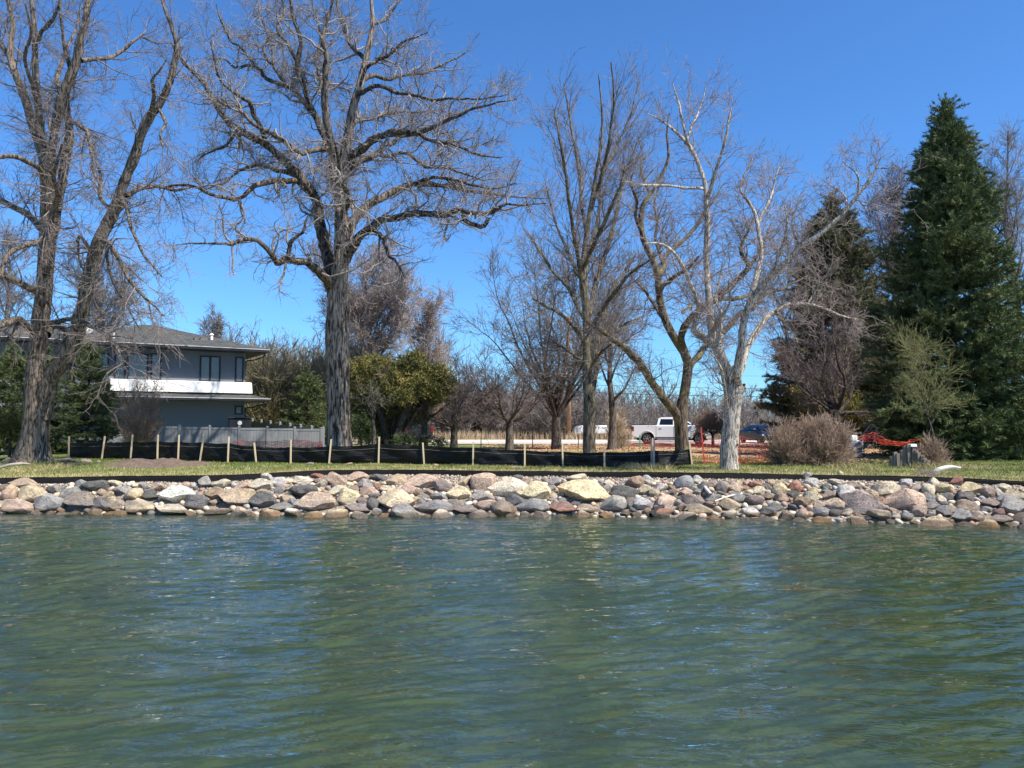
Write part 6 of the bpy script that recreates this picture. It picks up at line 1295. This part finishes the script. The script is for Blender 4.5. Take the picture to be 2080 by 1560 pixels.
HR = [(35,1030,72,28,'pink'),(96,1023,58,38,'grey'),(160,1019,86,38,'taupe'),(205,1025,62,26,'dark'),(232,1027,38,28,'tan'),(282,1030,62,28,'tan'),(348,1036,84,20,'cream'),(397,1022,50,34,'dark'),(440,1040,60,14,'brown'),(472,1014,74,40,'tan'),(62,1004,56,34,'tan'),(48,984,66,24,'pink'),(142,1003,38,25,'grey'),(188,990,52,24,'dark'),(162,985,30,20,'bluegrey'),(358,1005,74,36,'white'),(414,981,34,26,'grey'),(448,985,40,22,'cream'),(437,1004,46,28,'brown'),(302,1008,42,24,'dark'),(266,1006,50,26,'yellow'),(12,1007,34,24,'pink'),(22,995,26,20,'tan'),(316,990,40,20,'pink'),(232,984,34,16,'cream'),(245,998,40,20,'grey'),
(531,1018,56,38,'dark'),(499,1012,36,38,'tan'),(613,1002,56,30,'dark'),(640,1023,84,44,'pink'),(570,1032,52,20,'grey'),(594,1026,20,26,'bluegrey'),(706,1013,46,42,'yellow'),(687,999,46,24,'cream'),(725,1034,56,20,'taupe'),(802,1021,80,50,'yellow'),(750,1001,42,24,'pink'),(757,1026,26,28,'dark'),(879,1032,80,30,'grey'),(945,1037,60,18,'taupe'),(932,1004,52,32,'yellow'),(892,1011,38,20,'bluegrey'),(983,1031,42,26,'pink'),(975,1010,40,26,'grey'),(857,981,72,34,'pink'),(767,972,38,18,'dark'),(725,971,48,24,'pink'),(527,986,50,26,'cream'),(562,981,38,22,'white'),(612,978,42,20,'cream'),(541,971,26,20,'white'),(642,968,26,13,'red'),(568,995,20,18,'grey'),(733,1018,24,16,'taupe'),(848,1003,24,16,'brown'),(790,996,40,18,'cream'),(652,984,24,18,'cream'),
(1032,995,80,46,'cream'),(1090,1001,60,44,'yellow'),(1185,1003,100,52,'yellow'),(1078,1030,72,30,'bluegrey'),(1142,1034,58,28,'red'),(1245,1027,56,36,'grey'),(1196,1035,52,20,'pink'),(1046,1017,42,24,'dark'),(1270,1001,62,30,'dark'),(1291,984,34,30,'brown'),(1311,997,32,22,'tan'),(1126,981,28,24,'grey'),(1342,990,32,20,'white'),(1396,1001,30,20,'pink'),(1317,976,26,20,'white'),(1420,977,26,20,'white'),(1427,992,28,26,'dark'),(1424,1036,58,22,'tan'),(1406,1018,46,30,'taupe'),(1306,1024,38,28,'white'),(1470,992,28,26,'taupe'),(1493,992,38,28,'pink'),(1236,983,28,16,'cream'),(1170,973,42,16,'cream'),(1048,973,28,16,'dark'),(1272,1043,24,12,'brown'),(1330,1003,22,18,'tan'),(1366,1003,22,18,'taupe'),(1279,1024,22,26,'taupe'),
(1725,1002,46,32,'white'),(1757,1024,80,54,'taupe'),(1806,996,64,36,'cream'),(1840,1021,76,50,'pink'),(1650,1011,34,24,'cream'),(1699,1027,44,28,'pink'),(1618,992,28,24,'red'),(1583,995,30,26,'yellow'),(1787,1048,44,24,'tan'),(1901,985,28,28,'cream'),(1918,995,32,28,'yellow'),(1889,998,26,30,'cream'),(1947,980,28,20,'red'),(1973,994,44,28,'yellow'),(1964,1013,40,26,'dark'),(1968,1031,48,30,'pink'),(1956,1050,42,30,'grey'),(1921,1042,28,28,'grey'),(1824,1051,24,18,'white'),(1845,1051,26,18,'bluegrey'),(2057,1030,58,44,'grey'),(2066,1010,40,26,'tan'),(2014,1024,40,20,'taupe'),(1668,1042,34,20,'grey'),(1843,982,28,18,'white'),(1665,1029,26,22,'pink'),(1533,1018,34,22,'taupe'),(1535,985,26,14,'red'),(1560,1010,26,14,'brown'),(1578,1030,30,20,'grey'),(1632,1047,26,22,'pink'),(1650,981,30,20,'white'),(1700,982,34,16,'cream'),(1865,996,34,20,'taupe'),(1888,1016,26,20,'bluegrey'),(2008,1004,26,28,'pink'),(2030,1001,22,20,'white'),(2040,1015,24,20,'bluegrey'),(1987,1051,34,24,'pink'),(2035,1056,50,18,'taupe'),(1870,1040,36,24,'pink'),(1896,1027,34,20,'grey'),(1640,968,18,18,'grey'),(1709,963,12,12,'tan')]
rocks = []   # x, y, z, rx, ry, rz, rot, tilt, colour, base, nvar
def put(px, py, w_, h_, c):
    py_c = min(py, 1046+(max(0, px-1400)/680)*20)
    d = slope_at(px, py_c+h_*.18); s = d/F; p = P(px, py, d-.1); rx = w_*s/2*1.04; rz = h_*s/2*1.08; ry = (rx+rz)/2*rrng.uniform(.85, 1.1)
    ang_ = 1 if w_ > 40 else int(rrng.integers(0, 3)); k = int(rrng.choice([i for i in range(18) if BASES[i][2] == ang_]))
    rocks.append([p[0], d-.04+ry*.12, p[2], rx, ry, rz, rrng.uniform(-.5, .5), rrng.uniform(-.16, .16), c, k])
for h in HR: put(*h)
names = list(COL)
wts = np.array([.14,.16,.16,.03,.13,.05,.11,.10,.08,.02,.04]); wts /= wts.sum()
def fits(x, y, z, r, k):
    for q in rocks:
        if abs(q[0]-x) > 1.3: continue
        dx = (q[0]-x)/(q[3]+r); dy = (q[1]-y)/(q[4]*1.1+r); dz = (q[2]-z)/(q[5]+r)
        if (dx*dx+.5*dy*dy+dz*dz)**.5 < k: return False
    return True
def fill(n, r0, r1, k, x0, x1, t0, t1, sq=.75, sink=.25):
    for _ in range(n):
        x = rrng.uniform(x0, x1); t = rrng.uniform(t0, t1); dw_ = np.interp(x, XW, DW); de_ = np.interp(x, XE, DE); y = dw_+t*(de_-dw_); r = rrng.uniform(r0, r1)
        z = gzf(x, y)+r*sink
        if fits(x, y, z, r, k): rocks.append([x, y, z, r*rrng.uniform(.95, 1.35), r*rrng.uniform(.85, 1.15), r*rrng.uniform(.62, .95)*1.0, rrng.uniform(-1.5, 1.5), rrng.uniform(-.5, .5), names[int(rrng.choice(len(names), p=wts))], int(rrng.integers(0, 18))])
fill(2500, .22, .40, .86, -15, 2.4, -.14, .72)
fill(1200, .17, .30, .88, 2.4, 15, -.14, .8)
fill(4200, .11, .19, .82, -15.5, 15.5, -.12, .76)
fill(7000, .065, .115, .74, -15, 15, -.12, .80, sink=.45)
rocks.sort(key=lambda q: -(q[3]*q[5]))
vis = [q for q in rocks if -60 < project(q[0], q[1], q[2])[0] < 2140]; oth = [q for q in rocks if not (-60 < project(q[0], q[1], q[2])[0] < 2140)]
ind, rest = vis[:300], vis[300:]+oth
def rockmat(q): return Matrix.Translation(q[:3]) @ Matrix.Rotation(q[7], 4, 'Y') @ Matrix.Rotation(q[6]*.5, 4, 'Z')
LM = [(110,'below the ash'),(215,'left of the soil mound'),(330,'below the soil mound left half'),(440,'below the soil mound right half'),(560,'between soil mound and oak'),(640,'just left of the oak'),(730,'directly below the oak'),(840,'just right of the oak'),(960,'between oak and forked tree'),(1060,'below the small forked tree'),(1150,'left of the slender tree'),(1250,'below the slender tree'),(1340,'left of the pickup'),(1440,'below the crooked tree'),(1530,'below the pale tree'),(1620,'below the smaller bare shrub'),(1740,'below the large bare shrub'),(1830,'left of the stepped timbers'),(1910,'below the stepped timbers'),(2000,'below the driftwood'),(9999,'at the far right')]
info = []
for q in ind:
    px, py = project(q[0], q[1], q[2]); dw_ = np.interp(q[0], XW, DW); de_ = np.interp(q[0], XE, DE); t = q[2]/.85
    lvl = 'at the waterline' if t < .22 else ('midway up the bank' if t < .62 else 'near the bank top')
    size = q[3]*2; sz = ('large boulder' if size > .72 else 'boulder') if size > .5 else ('rock' if size > .33 else 'stone')
    info.append([f"{CN[q[8]]} {sz} {lvl}, "+next(n for a, n in LM if px < a), px, sz])
from collections import defaultdict
grp = defaultdict(list)
for i, f in enumerate(info): grp[f[0]].append(i)
ORD = ['leftmost', 'second from left', 'third from left', 'fourth from left', 'fifth from left', 'sixth from left', 'seventh from left']; NUM = ['', '', 'two', 'three', 'four', 'five', 'six', 'seven', 'eight', 'nine']
lab = {}
for k_, ids in grp.items():
    ids.sort(key=lambda i: info[i][1])
    for j, i in enumerate(ids): lab[i] = k_ if len(ids) == 1 else (f"{k_}, rightmost of {NUM[len(ids)]}" if j == len(ids)-1 else f"{k_}, {ORD[j]} of {NUM[len(ids)]}" if j == 0 else f"{k_}, {ORD[j]}")
for i, q in enumerate(ind):
    o = bpy.data.objects.new('boulder' if q[3]*2 > .5 else 'rock', BASES[q[9]][0]); col.objects.link(o)
    o.matrix_world = rockmat(q); o.scale = (q[3], q[4], q[5])
    c = COL[q[8]]; v_ = rrng.uniform(.85, 1.15); o.color = (min(.8, c[0]*v_*rrng.uniform(.96, 1.04)), c[1]*v_, c[2]*v_*rrng.uniform(.94, 1.06), 1)
    tag(o, lab[i], 'boulder' if q[3]*2 > .5 else 'rock', 'rocks stacked along the shore')
# remaining small stones in a few colours: one mesh, colours as an attribute
def stone_mat(name, attr='col'):
    m, nt, b = new_mat(name); a = nt.nodes.new('ShaderNodeAttribute'); a.attribute_name = attr
    no = nd(nt, 'ShaderNodeTexNoise', Scale=9, Detail=6, Roughness=.7); nt.links.new(mapping(nt).outputs[0], no.inputs[0])
    r = ramp(nt, no.outputs['Fac'], [(.35, (.6,.6,.6)), (.65, (1.2,1.18,1.14))]); nt.links.new(M(nt, 1.0, a.outputs['Color'], r.outputs[0], 'MULTIPLY'), b.inputs['Base Color'])
    b.inputs['Roughness'].default_value = .85; b.inputs['Specular IOR Level'].default_value = .25
    bp = nd(nt, 'ShaderNodeBump', Strength=.6, Distance=.02); nt.links.new(no.outputs['Fac'], bp.inputs['Height']); nt.links.new(bp.outputs[0], b.inputs['Normal']); return m
sm_ = stone_mat('small_stone')
def stones(name, label, items, bases, faces):
    nv = len(bases[0]); V = np.zeros((len(items)*nv, 3)); C = np.ones((len(items)*nv, 4))
    for i, q in enumerate(items):
        b = bases[q[9] % len(bases)]*np.array(q[3:6]); a, t = q[6], q[7]; ca_, sa_ = math.cos(a), math.sin(a); ct, st = math.cos(t), math.sin(t)
        b = b@np.array([[ca_, sa_, 0], [-sa_, ca_, 0], [0, 0, 1]])@np.array([[ct, 0, -st], [0, 1, 0], [st, 0, ct]])
        V[i*nv:(i+1)*nv] = b+np.array(q[:3]); C[i*nv:(i+1)*nv, :3] = np.array(COL[q[8]])*rrng.uniform(.8, 1.15)
    Fc = (np.arange(len(items))[:, None, None]*nv+faces[None]).reshape(-1, 3)
    me = npmesh(name, V, None, Fc); at = me.color_attributes.new('col', 'FLOAT_COLOR', 'POINT'); at.data.foreach_set('color', C.astype(np.float32).ravel())
    return tag(link(name, me, sm_), label, kind='stuff')
ico(2); f2 = ICO[2][1]; b2 = []
for k in range(10):
    v = ico(2); ph = rrng.uniform(0, 6, 3); v = v*(1+.16*np.sin(v[:, 0]*3+ph[0])*np.sin(v[:, 1]*3+ph[1]))[:, None]
    for _ in range(6): nrm = rrng.normal(size=3); nrm /= np.linalg.norm(nrm); dp = v@nrm; v = v-nrm*(np.maximum(dp-.72, 0)*.9)[:, None]
    b2.append(v)
stones('small_stones', 'small stones packed between the larger rocks of the bank', rest, b2, f2)
pb = []
for x, t, r in zip(rrng.uniform(-15.5, 15.5, 15000), 1-np.abs(rrng.normal(0, .28, 15000)), rrng.uniform(.012, .034, 15000)):
    if t < -.05: continue
    dw_ = np.interp(x, XW, DW); de_ = np.interp(x, XE, DE); y = dw_+(t-.03)*(de_-dw_)
    pb.append([x, y, 0, r*1.2, r, r*.8, rrng.uniform(0, 3), 0, names[int(rrng.choice(len(names), p=wts))], int(rrng.integers(0, 9))])
zz = gz(np.array([p[0] for p in pb]), np.array([p[1] for p in pb]))
for p, z in zip(pb, zz): p[2] = z+p[5]*.5
i1 = ico(1); stones('gravel', 'pale gravel between the rocks and the black edging', pb, [i1*(1+.2*np.sin(i1[:, [1]]*4+k)) for k in range(9)], ICO[1][1])
# loose stones on the lawn
for lb, px, py, w_, h_, c, d in (('dark angular rock at the left foot of the forked ash', 13, 927, 20, 15, 'dark', 27.5),('long purplish brown rock on the grass right of the forked ash', 130, 926, 34, 11, 'taupe', 27.8),('dark flat rock beside the long purplish one right of the ash', 150, 927, 30, 9, 'dark', 27.6),('pinkish flat rock on the grass right of the dark flat one', 175, 925, 24, 9, 'pink', 27.8),('small tan rock on the grass by the leftmost silt fence panel', 200, 926, 10, 7, 'tan', 27.6),
  ('low taupe stone at the silt fence foot left of the oak', 629, 938, 18, 6, 'taupe', 26.7),('low tan stone at the silt fence foot below the oak', 672, 939, 10, 5, 'tan', 26.6),('low tan wide stone at the silt fence foot right of the oak', 710, 939, 17, 5, 'tan', 26.6),('small tan stone against the silt fence between oak and slender tree', 886, 942, 12, 5, 'tan', 26.2),('pale flat stone on the lawn below the middle of the silt fence', 1050, 948, 22, 5, 'cream', 24.9),('white rounded stone in the orange netting left of the stepped timbers', 1797, 906, 7, 6, 'white', 27.5)):
    g_ = gp(px, d); s = d/F; k = int(rrng.integers(0, 18)); o = bpy.data.objects.new('rock', BASES[k][0]); col.objects.link(o)
    o.location = (g_[0], g_[1], g_[2]+h_*s*.25); o.scale = (w_*s/2, w_*s/2*.8, h_*s/2*1.3); o.rotation_euler = (0, 0, .3); o.color = COL[c]+(1,); tag(o, lb, 'rock', 'loose stones on the lawn')
# ================================================================== GRASS, LEAVES, REEDS
def blades(name, label, n, xr, yr, h0, h1, w_, mat, keep, seed, lean=.5):
    rng = np.random.default_rng(seed); x = rng.uniform(*xr, n); y = rng.uniform(*yr, n); k = keep(x, y, rng); x, y = x[k], y[k]; n = len(x); z = gz(x, y)
    h_ = rng.uniform(h0, h1, n); a = rng.uniform(0, 6.28, n); l = rng.normal(size=(n, 2))*lean*h_[:, None]; b = np.stack([x, y, z-.005], 1); sd = np.stack([np.cos(a), np.sin(a), 0*a], 1)*w_/2
    mid = b+np.stack([l[:, 0]*.4, l[:, 1]*.4, h_*.6], 1); tip = b+np.stack([l[:, 0], l[:, 1], h_], 1)
    V = np.stack([b-sd, b+sd, mid+sd*.7, mid-sd*.7, tip], 1).reshape(-1, 3); i = np.arange(n)[:, None]*5
    return tag(link(name, npmesh(name, V, i+np.array([[0, 1, 2, 3]]), i+np.array([[3, 2, 4]]), smooth=False), mat), label, kind='stuff')
inx = lambda x, y: np.abs(x) < y*.70+1
dfe = lambda x, y: y-np.interp(x, XE, DE)
mnd = lambda x, y: np.exp(-(((x-MND[0])/1.9)**2+((y-MND[1]+.1)/1.1)**2)**1.5) < .45
g_green = foliage('grass_blades', (.07,.105,.022), (.19,.21,.06), (.36,.32,.14), .7)
g_straw = foliage('straw_blades', (.22,.19,.07), (.50,.41,.21), (.62,.54,.32), .9)
blades('grass', 'short green lawn grass around the silt fence', 130000, (-21, 21), (19, 32), .03, .075, .013, g_green, lambda x, y, r: inx(x, y) & (dfe(x, y) > .3) & mnd(x, y), 1)
blades('dry_grass', 'straw coloured grass along the black edging', 90000, (-17, 17), (18, 26), .03, .10, .012, g_straw, lambda x, y, r: inx(x, y) & (dfe(x, y) > -.02) & (r.uniform(0, 1, len(x)) < np.exp(-dfe(x, y)/.9)+.10) & mnd(x, y), 2)
tus = [(1500-200, 949), (1335, 948), (1745, 958), (1960, 962), (75, 946), (100, 940), (1890, 955), (1720, 955)]
tx = [slope_or for slope_or in [P(a, b, 24.3) for a, b in tus]]
blades('long_dry_grass', 'longer dry grass tufts at the lawn edge and tree feet', 60000, (-17, 17), (19, 29), .08, .26, .010, g_straw, lambda x, y, r: (dfe(x, y) > .02) & (np.min([np.hypot((x-t[0])/.55, (y-t[1])/1.1) for t in tx]+[np.hypot((x-gp(66,28)[0])/1.4, (y-27.2)/.7)], axis=0) < 1), 3, .9)
g_reed = foliage('reed_straw', (.30,.22,.13), (.52,.41,.27), (.62,.52,.38), .5)
blades('reeds', 'tan dry reeds standing in the field beyond the road', 80000, (-45, 75), (75, 100), .4, 1.05, .045, g_reed, lambda x, y, r: np.abs(x) < y*.72, 4, .15)
leafm = foliage('fallen_leaf', (.22,.11,.055), (.52,.33,.19), (.66,.52,.36), 2.)
def leaves():
    rng = np.random.default_rng(6); n = 26000; px = rng.uniform(980, 1880, n); d = rng.uniform(27.5, 58, n); x = (px-1040)/F*d; z = gz(x, d)+.012; k = np.sin(d*.9+1)*np.sin(x*.5)+rng.normal(size=n)*.5 > -.3; x, d, z = x[k], d[k], z[k]; n = len(x)
    a = rng.uniform(0, 6.28, n); s = rng.uniform(.03, .06, n)*np.maximum(1, d/40); t = rng.normal(size=n)*.02; u = np.stack([np.cos(a)*s, np.sin(a)*s, t], 1); v = np.stack([-np.sin(a)*s*.6, np.cos(a)*s*.6, .02+0*a], 1); c = np.stack([x, d, z], 1)
    V = np.stack([c-u, c-v, c+u, c+v], 1).reshape(-1, 3); i = np.arange(n)[:, None]*4; tag(link('fallen_leaves', npmesh('fallen_leaves', V, i+np.array([[0, 1, 2, 3]]), smooth=False), leafm), 'brown fallen leaves scattered over the rear lawn', kind='stuff')
leaves()
